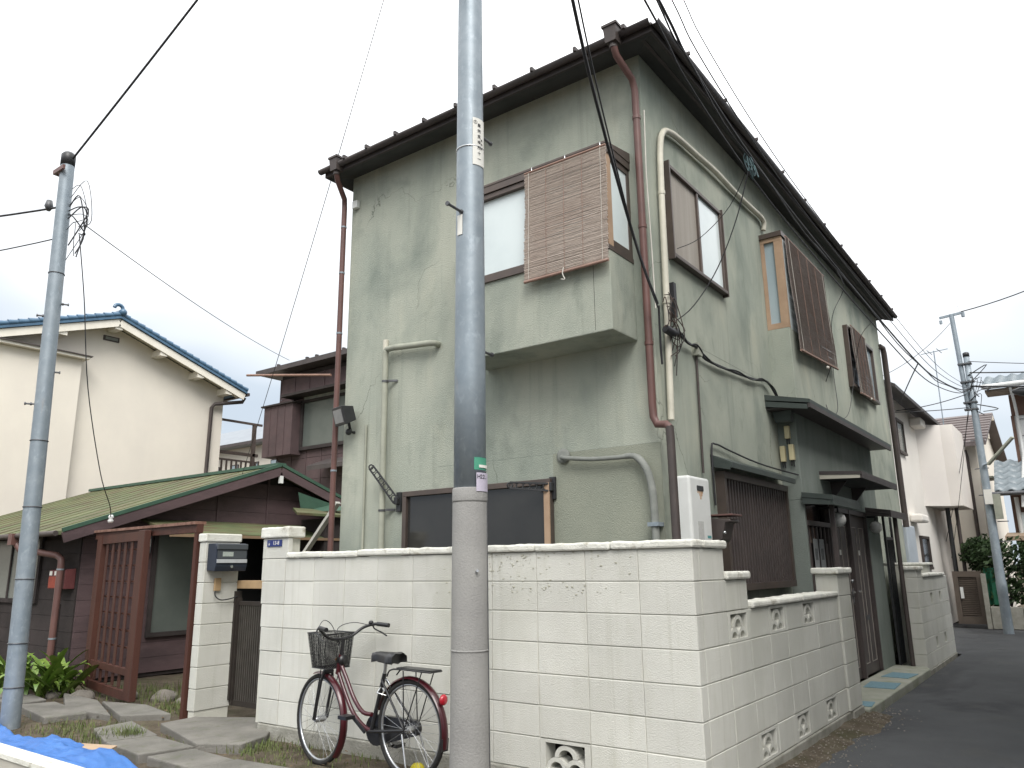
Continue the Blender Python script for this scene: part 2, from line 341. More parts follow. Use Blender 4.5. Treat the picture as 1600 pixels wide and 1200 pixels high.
def block(plane,u0,u1,z0,z1,m,off=0,th=.05,par=None,seed=None):
    L=abs(u1-u0)-.003; H=(z1-z0)-.0042; s=rr.randrange(4) if seed is None else seed
    me=cbox(L if plane=='Y' else th,th if plane=='Y' else L,H,.004,m,.0012,s)
    j=rr.uniform(-.0015,.0015)
    c=((u0+u1)/2,off+th/2+j,(z0+z1)/2) if plane=='Y' else (off-th/2+j,(u0+u1)/2,(z0+z1)/2)
    return inst('block',me,c,par or BW)
for c in range(7):
    z1=TOP-.2*c; z0=z1-.2
    for i in range(len(XJ)-1):
        if i==2 and c==6: fan_block((XJ[2]+XJ[3])/2 if False else (XJ[i]+XJ[i+1])/2,(z0+z1)/2,abs(XJ[i]-XJ[i+1]),'Y',BLOCKM); continue
        block('Y',XJ[i+1],XJ[i],z0,z1,BLOCKM)
    # pillar column at the left end
    block('Y',-4.235+.012*c,XJ[-1],z0,z1,BLOCKM,-.006)
block('Y',-4.235,XJ[-1]+.03,TOP,1.69,BLOCKM,-.006)
YJ=[.1,.5,.9,1.3,1.7,2.1,2.5,2.9,3.22]
for c in range(7):
    z1=TOP-.2*c; z0=z1-.2
    for i in range(len(YJ)-1):
        if c==0 and i>0: continue
        if c==1 and i>1: continue
        if (c==2 and i in (1,3,5)) or (c==6 and i in (2,4,6)):
            fan_block((YJ[i]+YJ[i+1])/2,(z0+z1)/2,YJ[i+1]-YJ[i],'X',BLOCKM); continue
        block('X',YJ[i],YJ[i+1],z0,z1,BLOCKM)
    block('X',.0,.1,z0,z1,BLOCKM,.001)
for c in range(1,7):     # end pillar, slightly proud
    z1=TOP-.2*c; z0=z1-.2
    block('X',3.225,3.66,z0,z1,BLOCKM,.02,.2)
# core with joints showing slightly recessed
core=MB(); core.prism([(-4.2,0),(-4.2,1.69),(-3.89,1.69),(-3.89,TOP),(-.008,TOP),(-.008,0)],'Y',.008,.115)
# leave the ornamental block open: rebuild the core around the hole
core=MB(); 
core.box(-4.15,-1.15,.008,.115,.1,TOP-.004); core.box(-.768,-.0965,.008,.115,.1,TOP-.004); core.box(-1.149,-.769,.008,.115,.306,TOP-.004)
core.box(-4.21,-3.90,.008,.15,.1,1.685)
ys=[.1]; 
core.box(-.115,-.008,.0085,.498,.1,TOP-.004); core.box(-.115,-.008,.4985,.898,.1,.9045); core.box(-.115,-.008,.499,.899,1.1055,1.3)
core.box(-.115,-.008,.9,3.3,.306,.904)
for a_,b_ in ((.9,1.3),(1.7,2.1),(2.5,3.3)): core.box(-.115,-.008,a_,b_,.9045,1.1)
for a_,b_ in ((.4985,.9),(1.3,1.7),(2.1,2.5),(2.9,3.3)): core.box(-.115,-.0085,a_,b_,.1,.3055)
core.build('wall_core',MORTAR,BW)
DKB=mat('shade_board_dark',(.03,.027,.024),(.02,.018,.016),5,.9)
MB().box(-.19,-.17,.3,3.18,.03,1.09).build('shade_board',DKB,BW); MB().box(-1.3,-.6,.175,.19,.03,.34).build('shade_board',DKB,BW)  # dark boards added behind the ornamental blocks so their holes look shaded
ft=MB().box(-4.16,.012,-.012,.12,-.2,.102).box(-.12,.012,.1205,3.3,-.2,.1019).box(-.19,.03,3.3005,3.68,-.2,.1)
ft.build('footing',FOUND,BW,bevel=.01)
# coping stones
def coping(x0,x1,y0,y1,z0,z1,nm='coping_stone',par=None,m=COPING,bev=.014):
    b=MB(); n=max(2,int(max(x1-x0,y1-y0)/.06)); alongx=(x1-x0)>(y1-y0)
    bm=bmesh.new(); bmesh.ops.create_cube(bm,size=1)
    long=[e for e in bm.edges if abs((e.verts[0].co-e.verts[1].co)[0 if alongx else 1])>.5]
    bmesh.ops.subdivide_edges(bm,edges=long,cuts=min(24,max(3,int(max(x1-x0,y1-y0)/.025))),use_grid_fill=True)
    for v in bm.verts:
        p=Vector((x0+(v.co.x+.5)*(x1-x0),y0+(v.co.y+.5)*(y1-y0),z0+(v.co.z+.5)*(z1-z0)))
        q=mnoise.fractal(p*9,1,2,3)*.006+mnoise.noise(p*30)*.0025; top=v.co.z>0
        cxy=Vector(((x0+x1)/2,(y0+y1)/2,0)); d=Vector((0,1 if p.y>cxy.y else -1,0)) if alongx else Vector((1 if p.x>cxy.x else -1,0,0))
        v.co=p+d*q*.8+Vector((0,0,q if top else 0))
    me=bpy.data.meshes.new(nm); bm.to_mesh(me); bm.free(); me.materials.append(m); o=bpy.data.objects.new(nm,me); COL.objects.link(o); attach(o,par or BW)
    bv_=o.modifiers.new('bevel','BEVEL'); bv_.width=bev; bv_.segments=2; bv_.limit_method='ANGLE'; bv_.angle_limit=R(50); return o
xs=[.02,-.56,-1.16,-1.75,-2.35,-2.95,-3.4,-3.87]
for i in range(len(xs)-1):
    dz=rr.uniform(-.004,.004); coping(xs[i+1]+.002,xs[i]-.002,-.022+rr.uniform(-.004,.003),.14,TOP+.001+dz,TOP+.052+dz)
coping(-.15,.022,.1425,.53,TOP+.002,TOP+.051)
coping(-.15,.022,.50,.93,1.3055,1.355)
yy=[.905,1.5,2.1,2.7,3.22]
for i in range(4): coping(-.15,.022,yy[i]+(.03 if i==0 else .002),yy[i+1]-.002,1.106,1.152+rr.uniform(-.003,.003))
coping(-.21,.045,3.19,3.42,1.3055,1.362); coping(-.21,.045,3.423,3.70,1.3055,1.360)
coping(-4.25,-3.85,-.03,.17,1.692,1.79,'pillar_cap')
# flaked paint: mortar-coloured chips left rough under the coping
CHIP=mat('weathered_mortar',(.52,.51,.42),(.40,.39,.31),25,.97,.8,60)
b=MB()
for i in range(190):
    u=rr.choice([rr.gauss(-1.0,.35),rr.gauss(-1.55,.3),rr.gauss(-1.7,.15)]); z=rr.choice([TOP-abs(rr.gauss(0,.07)),rr.gauss(1.25,.03),rr.gauss(1.42,.05)]); 
    if not(-2.2<u<-.3 and 1.0<z<TOP-.005): continue
    r_=rr.uniform(.003,.010); k=6; a0=rr.uniform(0,6)
    pts=[(u+r_*rr.uniform(.5,1.6)*math.cos(a0+6.283*j/k),-.0016,z+r_*rr.uniform(.4,.9)*math.sin(a0+6.283*j/k)) for j in range(k)]
    b.add(pts+[(u,-.0045,z)],[(j,(j+1)%k,k) for j in range(k)])
b.build('flaked_paint',CHIP,BW,kind='stuff')
# house number plate and faint letter slot
NP=thing('house_number_plate','small dark blue house number plate on the cream gate pillar','number plate',(-4.06,-.012,1.66))
MB().box(-4.165,-3.955,-.014,-.0075,1.615,1.675).build('plate',BLUEPL,NP)
text('13-8',(-4.035,-.0146,1.645),FY,.05,PAPER,NP); text('一\n東',(-4.135,-.0146,1.645),FY,.022,PAPER,NP)
# far block wall beyond the doors
BW2=thing('block_wall','pale grey-green block wall past the brown doors, beside the downpipe','wall',(-.06,8.7,0))
for c in range(6):
    z1=1.2-.2*c; z0=z1-.2
    ends=[7.43,7.82,8.2,8.6,9.0,9.4,9.8,10.05]
    for i in range(len(ends)-1):
        if (c==1 and i in (2,4)) or (c==4 and i in (2,4)):
            hole=MB(); yc=(ends[i]+ends[i+1])/2
            hole.box(-.05,.0,ends[i]+.003,yc-.1,z0+.003,z1-.003).box(-.05,.0,yc+.1,ends[i+1]-.003,z0+.003,z1-.003).box(-.05,-.0005,yc-.1,yc+.1,z0+.003,z0+.03).box(-.05,-.0005,yc-.1,yc+.1,z1-.03,z1-.003)
            hole.box(-.06,-.015,yc-.012,yc+.012,z0+.03,z1-.03).build('ornamental_block',BLOCKM,BW2); continue
        block('X',ends[i],ends[i+1],z0,z1,BLOCKM,0.0,.05,BW2)
    block('Y',-.20,-.002,z0,z1,BLOCKM,7.425,.05,BW2)
block('X',7.43,7.82,1.2,1.30,BLOCKM,.001,.2,BW2)
MB().box(-.19,-.052,7.44,10.03,0,1.195).build('wall_core',MORTAR,BW2)
MB().box(-.2,.015,7.42,10.06,-.2,0.0).build('footing',FOUND,BW2)
coping(-.22,.03,7.40,7.84,1.302,1.35,par=BW2); coping(-.2,.025,7.845,9.75,1.2005,1.245,par=BW2)
coping(-.5,-.22,7.9,10.4,1.36,1.40,'back_coping',par=BW2); MB().box(-.42,-.26,7.9,10.3,0,1.358).build('back_wall',MORTAR,BW2)
# ---------------------------------------------------------------- green stucco house
H=thing('stucco_house','weathered green stucco two-storey house with dark eaves behind the cream block wall','house',(-2.4,5.6,0))
XL,XR,YF,YK,ZT=-4.25,-.6,.925,10.35,5.79
MB().box(XL,XR,YF,YK,0,ZT).build('wall',STUCCO,H,bevel=.008)
# low hipped roof with dark soffit, fascia and gutters
ex0,ex1,ey0,ey1=-4.40,-.335,.64,10.5
rb=MB(); 
rb.hexa([(ex0,ey0,5.70),(ex1,ey0,5.70),(ex1,ey1,5.70),(ex0,ey1,5.70),(ex0,ey0,5.80),(ex1,ey0,5.80),(ex1,ey1,5.80),(ex0,ey1,5.80)])
sof=MB()
for a,b_,c,d in (((ex0+.01,ey0+.01,5.714),(ex1-.01,ey0+.01,5.714),(XR,YF,5.775),(XL,YF,5.775)),((ex1-.01,ey0+.01,5.714),(ex1-.01,ey1-.01,5.714),(XR,YK,5.775),(XR,YF,5.775)),((ex0+.01,ey1-.01,5.714),(ex0+.01,ey0+.01,5.714),(XL,YF,5.775),(XL,YK,5.775))): sof.add([a,b_,c,d],[(3,2,1,0)])
rf=MB(); xm=(ex0+ex1)/2
rf.add([(ex0,ey0,5.78),(ex1,ey0,5.78),(ex1,ey1,5.78),(ex0,ey1,5.78),(xm,ey0+2.05,6.4),(xm,ey1-2.05,6.4)],[(0,1,4),(1,2,5,4),(2,3,5),(3,0,4,5)])
roof=rf.build('roof',BLACKR,H)
fas=MB()
fas.box(ex0,ex1,ey0,ey0+.025,5.715,5.785).box(ex1-.025,ex1,ey0+.0255,ey1,5.715,5.786).box(ex0,ex0+.025,ey0+.0255,ey1,5.715,5.786)
fas.build('fascia',BLACKR,H); sof.build('soffit',SOFFIT,H)
# soffit battens seen from below along the right eave
MB().box(-.47,-.44,.7,10.4,5.73,5.75).build('soffit_batten',BLACKR,H)
def gutter(p0,p1,r=.040):
    p0=Vector(p0);p1=Vector(p1);d=(p1-p0).normalized();x=d.cross(Vector((0,0,1))); v=[];n=10
    for p in (p0,p1):
        for rad in (r,r-.006):
            for i in range(n+1):
                a=math.pi+math.pi*i/n; v.append(p+x*math.cos(a)*rad+Vector((0,0,1))*math.sin(a)*rad)
    m_=n+1; f=[]
    for i in range(n):
        f.append((i,i+1,2*m_+i+1,2*m_+i)); f.append((m_+i+1,m_+i,3*m_+i,3*m_+i+1))
    f.append((0,2*m_,3*m_,m_)); f.append((n,m_+n,3*m_+n,2*m_+n))
    for o_ in (0,2*m_):
        for i in range(n): f.append((o_+i,o_+m_+i,o_+m_+i+1,o_+i+1) if o_ else (o_+i+1,o_+m_+i+1,o_+m_+i,o_+i))
    return MB().add(v,f,True)
g=gutter((-4.44,.6015,5.79),(-.325,.6015,5.79)).build('gutter',BLACKR,H)
for x in (-.55,-1.03,-1.49,-1.92,-2.4,-2.82,-3.22,-3.65,-4.0): MB().box(x-.014,x+.014,.545,.65,5.785,5.825).build('gutter_bracket',BLACKR,g)
g2=gutter((-.2965,.615,5.79),(-.2965,10.48,5.79)).build('gutter',BLACKR,H)
for i in range(11): MB().box(-.34,-.24,1.2+i*.88,1.222+i*.88,5.785,5.815).build('gutter_bracket',BLACKR,g2)
def hopper(x,y,nm='rain_hopper',m=None):
    m=m or PIPE_B
    b=MB(); b.hexa([(x-.05,y-.05,5.70),(x+.05,y-.05,5.70),(x+.05,y+.05,5.70),(x-.05,y+.05,5.70),(x-.062,y-.062,5.84),(x+.062,y-.062,5.84),(x+.062,y+.062,5.84),(x-.062,y+.062,5.84)])
    b.box(x-.072,x+.072,y-.072,y+.072,5.84,5.862); b.tube([(x,y,5.71),(x,y,5.66)],.036,10); return b.build(nm,m,H)
hopper(-.66,.575)
p=[(-.655,.575,5.67),(-.65,.60,5.60),(-.615,.80,5.47),(-.612,.84,5.38)]+[(-.612,.842,z) for z in (5.0,4,3.2,2.62)]+[(-.608,.842,2.52),(-.58,.84,2.46),(-.50,.83,2.45),(-.475,.83,2.42)]
dp=MB().tube(p,.031,10).build('downpipe',PIPE_R,H)
MB().tube([(-.475,.83,2.43),(-.472,.83,2.35),(-.472,.83,.1)],.033,10).build('downpipe',PIPE_B,H)
for z in (5.1,4.1,3.1): MB().tube([(-.612,.842,z),(-.612,.842,z+.03)],.036,10).build('pipe_collar',PIPE_R,dp)
hopper(-4.16,.60)
p=[(-4.16,.60,5.67),(-4.17,.63,5.60),(-4.29,.84,5.50),(-4.295,.85,5.40),(-4.295,.85,1.2),(-4.295,.85,.1)]
dpl=MB().tube(p,.030,10).build('downpipe',PIPE_R,H)
for z in (5.15,4.6,3.9,2.4): MB().tube([(-4.295,.85,z),(-4.295,.85,z+.018)],.034,10).build('pipe_clamp',GALV,dpl)
# ---- windows
def frame_y(x0,x1,z0,z1,y,w=.045,d=.06,m=BRONZE,name='window',parent=None,panes=None,mull=(),depth_in=.02):
    b=MB(); b.box(x0,x1,y-d,y,z1-w,z1).box(x0,x1,y-d-.01,y,z0,z0+w).box(x0,x0+w,y-d+.002,y-.002,z0+w,z1-w).box(x1-w,x1,y-d+.002,y-.002,z0+w,z1-w)
    for xm_ in mull: b.box(xm_-w*.5,xm_+w*.5,y-d+.006,y-.002,z0+w,z1-w)
    fr=b.build(name,m,parent or H,bevel=.004); xs_=[x0+w]+[q for mm in mull for q in (mm-w*.5,mm+w*.5)]+[x1-w]
    for i in range(0,len(xs_),2):
        pm=(panes or [FROST])[min(i//2,len(panes or [1])-1)]
        MB().box(xs_[i],xs_[i+1],y-depth_in-.004*(i//2),y-.003,z0+w,z1-w).build('pane',pm,fr)
    return fr
def frame_x(y0,y1,z0,z1,x,w=.045,d=.06,m=BRONZE,name='window',parent=None,panes=None,mull=(),depth_in=.02):
    b=MB(); b.box(x,x+d,y0,y1,z1-w,z1).box(x,x+d+.01,y0,y1,z0,z0+w).box(x+.002,x+d-.002,y0,y0+w,z0+w,z1-w).box(x+.002,x+d-.002,y1-w,y1,z0+w,z1-w)
    for ym in mull: b.box(x+.002,x+d-.006,ym-w*.5,ym+w*.5,z0+w,z1-w)
    fr=b.build(name,m,parent or H,bevel=.004); ys_=[y0+w]+[q for mm in mull for q in (mm-w*.5,mm+w*.5)]+[y1-w]
    for i in range(0,len(ys_),2):
        pm=(panes or [FROST])[min(i//2,len(panes or [1])-1)]
        MB().box(x+.003,x+depth_in+.004*(i//2),ys_[i],ys_[i+1],z0+w,z1-w).build('pane',pm,fr)
    return fr
# ground floor window behind the wall
frame_y(-3.31,-1.60,.95,2.125,YF,.05,.06,BRONZE,panes=[DARKG,DARKG],mull=(-2.45,),depth_in=.025)
MB().box(-1.655,-1.60,YF-.075,YF-.062,.95,2.09).build('window_trim',TANW,H)
# front bay
BX0,BX1,BY=-2.30,-.752,.514
MB().box(BX0,BX1,BY,YF+.02,3.18,3.87).build('bay_wall',STUCCO,H,bevel=.008)
bayf=frame_y(BX0+.02,BX1-.02,3.87,4.70,BY+.06,.05,.06,BRONZE,'bay_window',panes=[FROST,FROST],mull=(-1.5,))
MB().box(BX0+.02,BX1-.02,BY+.01,BY+.055,3.872,3.96).build('sill_rail',FROSTB,bayf) if False else None
MB().box(BX0-.01,BX1+.01,BY-.015,YF,4.702,4.765).build('bay_top',BRONZE,H)
MB().prism([(BY-.02,4.766),(YF,4.766),(YF,4.86),(BY-.02,4.785)],'X',BX0-.015,BX1+.015).build('bay_roof',BRONZE,H)
MB().box(BX0-.005,BX1+.005,BY-.02,YF,3.845,3.885).build('bay_sill',BRONZE,H)
MB().box(BX1-.085,BX1-.0,BY+.002,BY+.08,3.886,4.70).build('bay_post',TANW,H)
s_=MB().box(BX1-.018,BX1-.002,BY+.082,YF,3.886,3.95).box(BX1-.018,BX1-.002,BY+.082,YF,4.65,4.70).box(BX1-.018,BX1-.002,YF-.045,YF,3.95,4.65).build('side_window',BRONZE,H)
MB().box(BX1-.04,BX1-.012,BY+.082,YF-.045,3.95,4.65).build('pane',FROST,s_)
MB().box(BX0+.03,BX1-.05,BY+.085,YF-.01,3.886,4.70).build('inner_curtain',FROST,bayf)
# right-hand first window: screen on the left, frosted pane on the right
frame_x(1.31,2.535,3.99,4.88,XR,.035,.05,BRONZE,panes=[SCREEN,FROST],mull=(1.945,))
for yc in (1.30,2.545): MB().box(XR,XR+.062,yc-.012,yc+.004,3.97,4.90).build('window_jamb',BRONZE,H)
# second bay on the right wall
PX=-.36
MB().box(XR-.01,PX,3.86,5.62,3.06,3.955).build('bay_wall',STUCCO,H,bevel=.006)
MB().box(XR,PX+.015,3.84,5.64,5.045,5.10).build('bay_top',BRONZE,H)
b=MB(); b.box(XR+.002,PX,3.86,3.92,3.956,4.02).box(XR+.002,PX,3.86,3.92,4.995,5.044).box(XR+.002,XR+.04,3.862,3.918,4.02,4.995).box(PX-.085,PX,3.862,3.918,4.02,4.995)
sw=b.build('side_window',TANW,H); MB().box(XR+.04,PX-.085,3.89,3.91,4.02,4.995).build('pane',FROSTB,sw)
MB().box(PX-.03,PX-.001,3.9205,5.62,3.956,5.044).build('pane',FROST,sw)
# far window on the right wall
frame_x(7.55,9.33,3.98,4.95,XR,.05,.07,BRONZE,panes=[DARKG,FROSTB],mull=(8.45,))
# ---- porch: projecting ground floor with its own roof
GX=-.40
pw=MB(); pw.box(XR-.01,GX,3.88,7.45,2.06,3.0); pw.box(XR-.01,GX,6.76,7.45,.0,2.0595); pw.box(XR-.01,GX+.001,3.88,3.935,0,2.0595)
pw.box(XR-.01,GX-.16,3.9355,6.7595,0,2.0595)
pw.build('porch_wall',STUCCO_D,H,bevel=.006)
MB().prism([(XR,3.16),(-.14,3.055),(-.14,3.015),(XR,3.10)],'Y',3.53,7.58).build('porch_roof',GREENTIN,H)
MB().box(-.165,-.14,3.535,7.575,2.968,3.016).build('porch_fascia',BLACKR,H); 
MB().prism([(XR,3.09),(-.17,3.005),(-.17,2.955),(XR,3.03)],'Y',3.535,3.56).build('barge_board',GREENTIN,H)
MB().box(XR+.002,-.17,3.56,7.57,2.995,3.012).build('porch_soffit',BLACKR,H)
MB().hexa([(-.56,3.70,2.875),(-.40,3.70,2.875),(-.40,3.78,2.875),(-.56,3.78,2.875),(-.585,3.68,2.99),(-.38,3.68,2.99),(-.38,3.80,2.99),(-.585,3.80,2.99)]).build('beam_end',GREENTIN,H)
# lattice window with its tin awning
LW=MB().box(XR,XR+.09,1.98,3.76,1.18,1.24).box(XR,XR+.09,1.98,3.76,2.14,2.2).box(XR,XR+.085,1.98,2.03,1.24,2.14).box(XR,XR+.085,3.71,3.76,1.24,2.14).build('lattice_window',BRONZE,H)
MB().box(XR+.003,XR+.02,2.03,3.71,1.24,2.14).build('pane',DARKG,LW)
nS=24
for i in range(nS):
    y=2.06+i*(3.68-2.06)/(nS-1); MB().box(XR+.045,XR+.07,y-.014,y+.014,1.20,2.16).build('lattice_bar',DOORB if i%1==0 else BRONZE,LW)
MB().box(-1.598,-.602,YF-.004,YF+.01,.02,2.3365).build('lower_render',STUCCO_M,H); MB().box(-2.9,-.62,YF-.0008,YF+.01,2.337,2.3392).build('render_joint',STUCCO_D,H); MB().box(-.905,-.9015,BY-.0012,BY+.01,3.20,3.84).build('render_joint',SOFFIT,H); MB().box(XR-.01,XR+.0012,.94,3.86,3.30,3.302).build('render_joint',STUCCO_D,H)
aw=MB().prism([(XR,2.345),(-.41,2.262),(-.41,2.215),(-.432,2.215),(-.432,2.245),(XR,2.318)],'Y',1.91,3.70).build('awning',GREENTIN,H)
MB().prism([(XR,2.318),(-.43,2.245),(-.43,2.20),(XR,2.235)],'Y',1.912,1.93).build('awning_cheek',GREENTIN,aw)
# small roofs over the entrances
def canopy(y0,y1,zt,x1,drop,th,m,me,name='canopy'):
    c=MB().prism([(GX,zt),(x1,zt-drop),(x1,zt-drop-th*.5),(GX,zt-th*.5)],'Y',y0,y1).build(name,m,H)
    MB().box(x1-.02,x1-.001,y0+.01,y1-.01,zt-drop-th,zt-drop-th*.5).build('canopy_edge',m,c)
    MB().prism([(GX,zt-th*.5-.002),(x1-.021,zt-drop-th*.5-.002),(x1-.021,zt-drop-th),(GX,zt-th*1.2)],'Y',y0+.006,y0+.03).build('canopy_cheek',me,c)
    return c
canopy(3.83,4.98,2.135,-.09,.045,.10,GREENTIN,GREENTIN)
CREAMB=mat('canopy_cream',(.50,.475,.40),(.42,.40,.34),4,.6,spec=.3)
cb=canopy(4.60,6.56,2.425,.05,.03,.075,BLACKR,CREAMB); MB().box(GX,.03,4.63,6.54,2.338,2.35).build('canopy_soffit',SOFFIT,cb)
canopy(6.70,7.78,2.13,-.09,.05,.09,BLACKR,BLACKR)
for y in (5.05,6.05): MB().prism([(GX,2.335),(-.22,2.335),(GX,2.12)],'Y',y,y+.03).build('canopy_bracket',BLACKR,H)
# brown boarded panel with bars, post, doors
PN=MB().box(GX-.16,GX-.02,3.9355,4.80,.06,1.62).build('entry_panel',DOORB,H)
for i in range(6): MB().box(GX-.02,GX-.004,4.0+i*.15,4.018+i*.15,.06,1.80).build('panel_bar',DOORB,PN)
MB().box(GX-.05,GX+.01,3.9355,4.81,1.80,1.85).build('panel_rail',DOORB,PN)
MB().box(GX-.09,GX-.08,3.94,4.8,1.62,2.05).build('pane',DARKG,PN)
MB().box(-.225,-.18,4.18,4.225,.06,2.04).build('porch_post',DOORB,H,bevel=.004); MB().box(GX-.05,GX+.012,4.80,4.865,.06,2.05).build('door_post',DOORB,H,bevel=.006)
for i,(y0,y1) in enumerate(((4.93,5.80),(5.86,6.73))):
    d=MB().box(GX-.10,GX-.05,y0,y1,.065,2.0).build('door',DOORB,H,bevel=.004)
    for a_,b_ in ((y0+.11,y0+.36),(y1-.36,y1-.11)):
        t=MB()
        for q in ((a_,a_+.008,.2,1.85),(b_-.008,b_,.2,1.85)): t.box(GX-.051,GX-.043,*q)
        t.box(GX-.051,GX-.043,a_+.0085,b_-.0085,.2,.208).box(GX-.051,GX-.043,a_+.0085,b_-.0085,1.842,1.85); t.build('door_trim',TRIMD,d)
    hy=y1-.06 if i==0 else y0+.06; sg=-1 if i==0 else 1
    MB().box(GX-.05,GX-.035,hy-.02,hy+.02,.92,1.10).build('lock_plate',STEEL,d)
    MB().bar((GX-.02,hy,1.06),(GX-.02,hy+sg*.13,1.06),.018,.02).tube([(GX-.05,hy,1.06),(GX-.015,hy,1.06)],.012,8).build('door_handle',STEEL,d)
    MB().ball((GX-.04,hy,1.19),.02,10).build('lock',STEEL,d)
    MB().box(GX-.05,GX-.044,(y0+y1)/2-.03,(y0+y1)/2+.03,1.50,1.56).build('door_number',PAPER,d)
    MB().box(GX-.05,GX-.043,(y0+y1)/2+.0,(y0+y1)/2+.2,.70,.76).build('letter_slot',GALVD,d)
MB().box(GX-.12,GX-.005,5.802,5.858,.065,2.055).build('door_mullion',DOORB,H); MB().box(GX-.12,GX-.01,4.866,6.757,2.002,2.0585).build('door_header',DOORB,H)
MB().box(GX-.12,GX-.01,6.732,6.757,.065,2.0).build('door_jamb',DOORB,H); MB().box(GX-.12,GX-.01,4.868,4.928,.065,2.0).build('door_jamb',DOORB,H)
for y in (4.13,4.36):
    nt_=MB().box(GX-.018 if False else GX+.012,GX+.014,y-.085,y+.085,1.30,1.66).build('notice',mat('notice_grey',(.30,.31,.31),(.25,.26,.26),30,.8),PN)
    for k in range(3): MB().box(GX+.0145,GX+.0155,y-.05+k*.035,y-.035+k*.035,1.44,1.56).build('lettering',INK,nt_)
# far grille beside the last entrance
GR=MB().box(-.36,-.33,7.46,7.50,.0,2.05).box(-.36,-.33,7.95,7.99,0,2.05).box(-.355,-.335,7.50,7.95,1.72,1.76).build('side_grille',BLACKP,H)
for i in range(5): MB().box(-.352,-.338,7.55+i*.08,7.565+i*.08,.05,1.72).build('grille_bar',BLACKP,GR)
MB().tube([(-.17,7.36,.03),(-.17,7.36,2.05)],.03,8).build('downpipe',PIPE_B,H)
MB().tube([(-.55,10.40,2.0),(-.55,10.40,5.1),(-.55,10.34,5.2),(-.585,10.25,5.22)],.05,8).build('downpipe',PIPE_B,H)
# ---- ducts and drain pipes on the walls
dc=[(XR+.045,1.045,2.52),(XR+.045,1.09,3.4),(XR+.045,1.13,4.54),(XR+.045,1.165,4.98),(XR+.045,1.25,5.16),(XR+.045,1.40,5.225),(XR+.045,1.62,5.255),(XR+.045,2.05,5.28),(XR+.05,2.46,5.30),(XR+.045,3.0,5.30),(XR+.045,3.55,5.315),(XR+.045,3.85,5.325),(XR+.045,3.95,5.29),(XR+.03,3.955,5.20)]
du=MB().tube(spline(dc,5),.028,10).build('duct_cover',DUCTC,H)
for q in ((1.09,3.5),(1.13,4.5)): MB().tube([(XR+.045,q[0],q[1]),(XR+.045,q[0],q[1]+.03)],.033,10).build('duct_collar',DUCTC,du)
MB().tube(spline([(-2.915,YF+.01,3.545),(-2.93,YF-.07,3.55),(-3.2,YF-.07,3.575),(-3.52,YF-.07,3.60),(-3.575,YF-.07,3.57),(-3.575,YF-.07,3.45)],4)+[(-3.572,YF-.07,2.5),(-3.565,YF-.07,.1)],.031,12).build('drain_pipe',DUCTG,H)
MB().tube([(-3.575,YF-.07,3.58),(-3.575,YF-.07,3.70)],.029,10).build('drain_vent',DUCTC,H)
for z in (3.25,1.95): MB().tube([(-3.57,YF-.07,z),(-3.57,YF-.07,z+.02)],.036,12).bar((-3.57,YF-.07,z+.015),(-3.46,YF,z+.015),.02,.02).build('pipe_clamp',GALVD,H)
MB().tube([(-3.885,YF-.02,2.85),(-3.88,YF-.02,.2)],.013,8).build('conduit',DUCTG,H)
MB().lathe([(.06,0),(.065,-.02),(.04,-.03)],(-1.485,YF,2.305),16,'Y').build('duct_rosette',DUCTD,H)
MB().tube(spline([(-1.485,YF-.01,2.305),(-1.46,YF-.06,2.285),(-1.2,YF-.06,2.25),(-.95,YF-.06,2.24),(-.80,YF-.06,2.235),(-.71,YF-.06,2.14),(-.665,YF-.06,1.98),(-.655,YF-.06,1.75),(-.655,YF-.06,1.3),(-.655,YF-.06,.3)],4),[.019]*14+[.024]*3+[.030]*20,10).build('duct_cover',DUCTD,H)
MB().box(-.70,-.61,YF-.10,YF,1.69,1.72).build('duct_bracket',GALV,H)
# service cable cleat box and conduit on the right wall
MB().box(XR,XR+.06,1.66,1.75,3.19,3.30).build('cleat_box',DUCTG,H); MB().tube([(XR+.02,1.705,3.2),(XR+.02,1.68,2.16)],.011,6).build('conduit',PIPE_B,H)
MB().tube([(-.565,.90,5.2),(-.56,.86,4.6),(-.565,.89,4.0),(-.55,.87,3.4)],.006,5).build('aerial_lead',CORD,H)
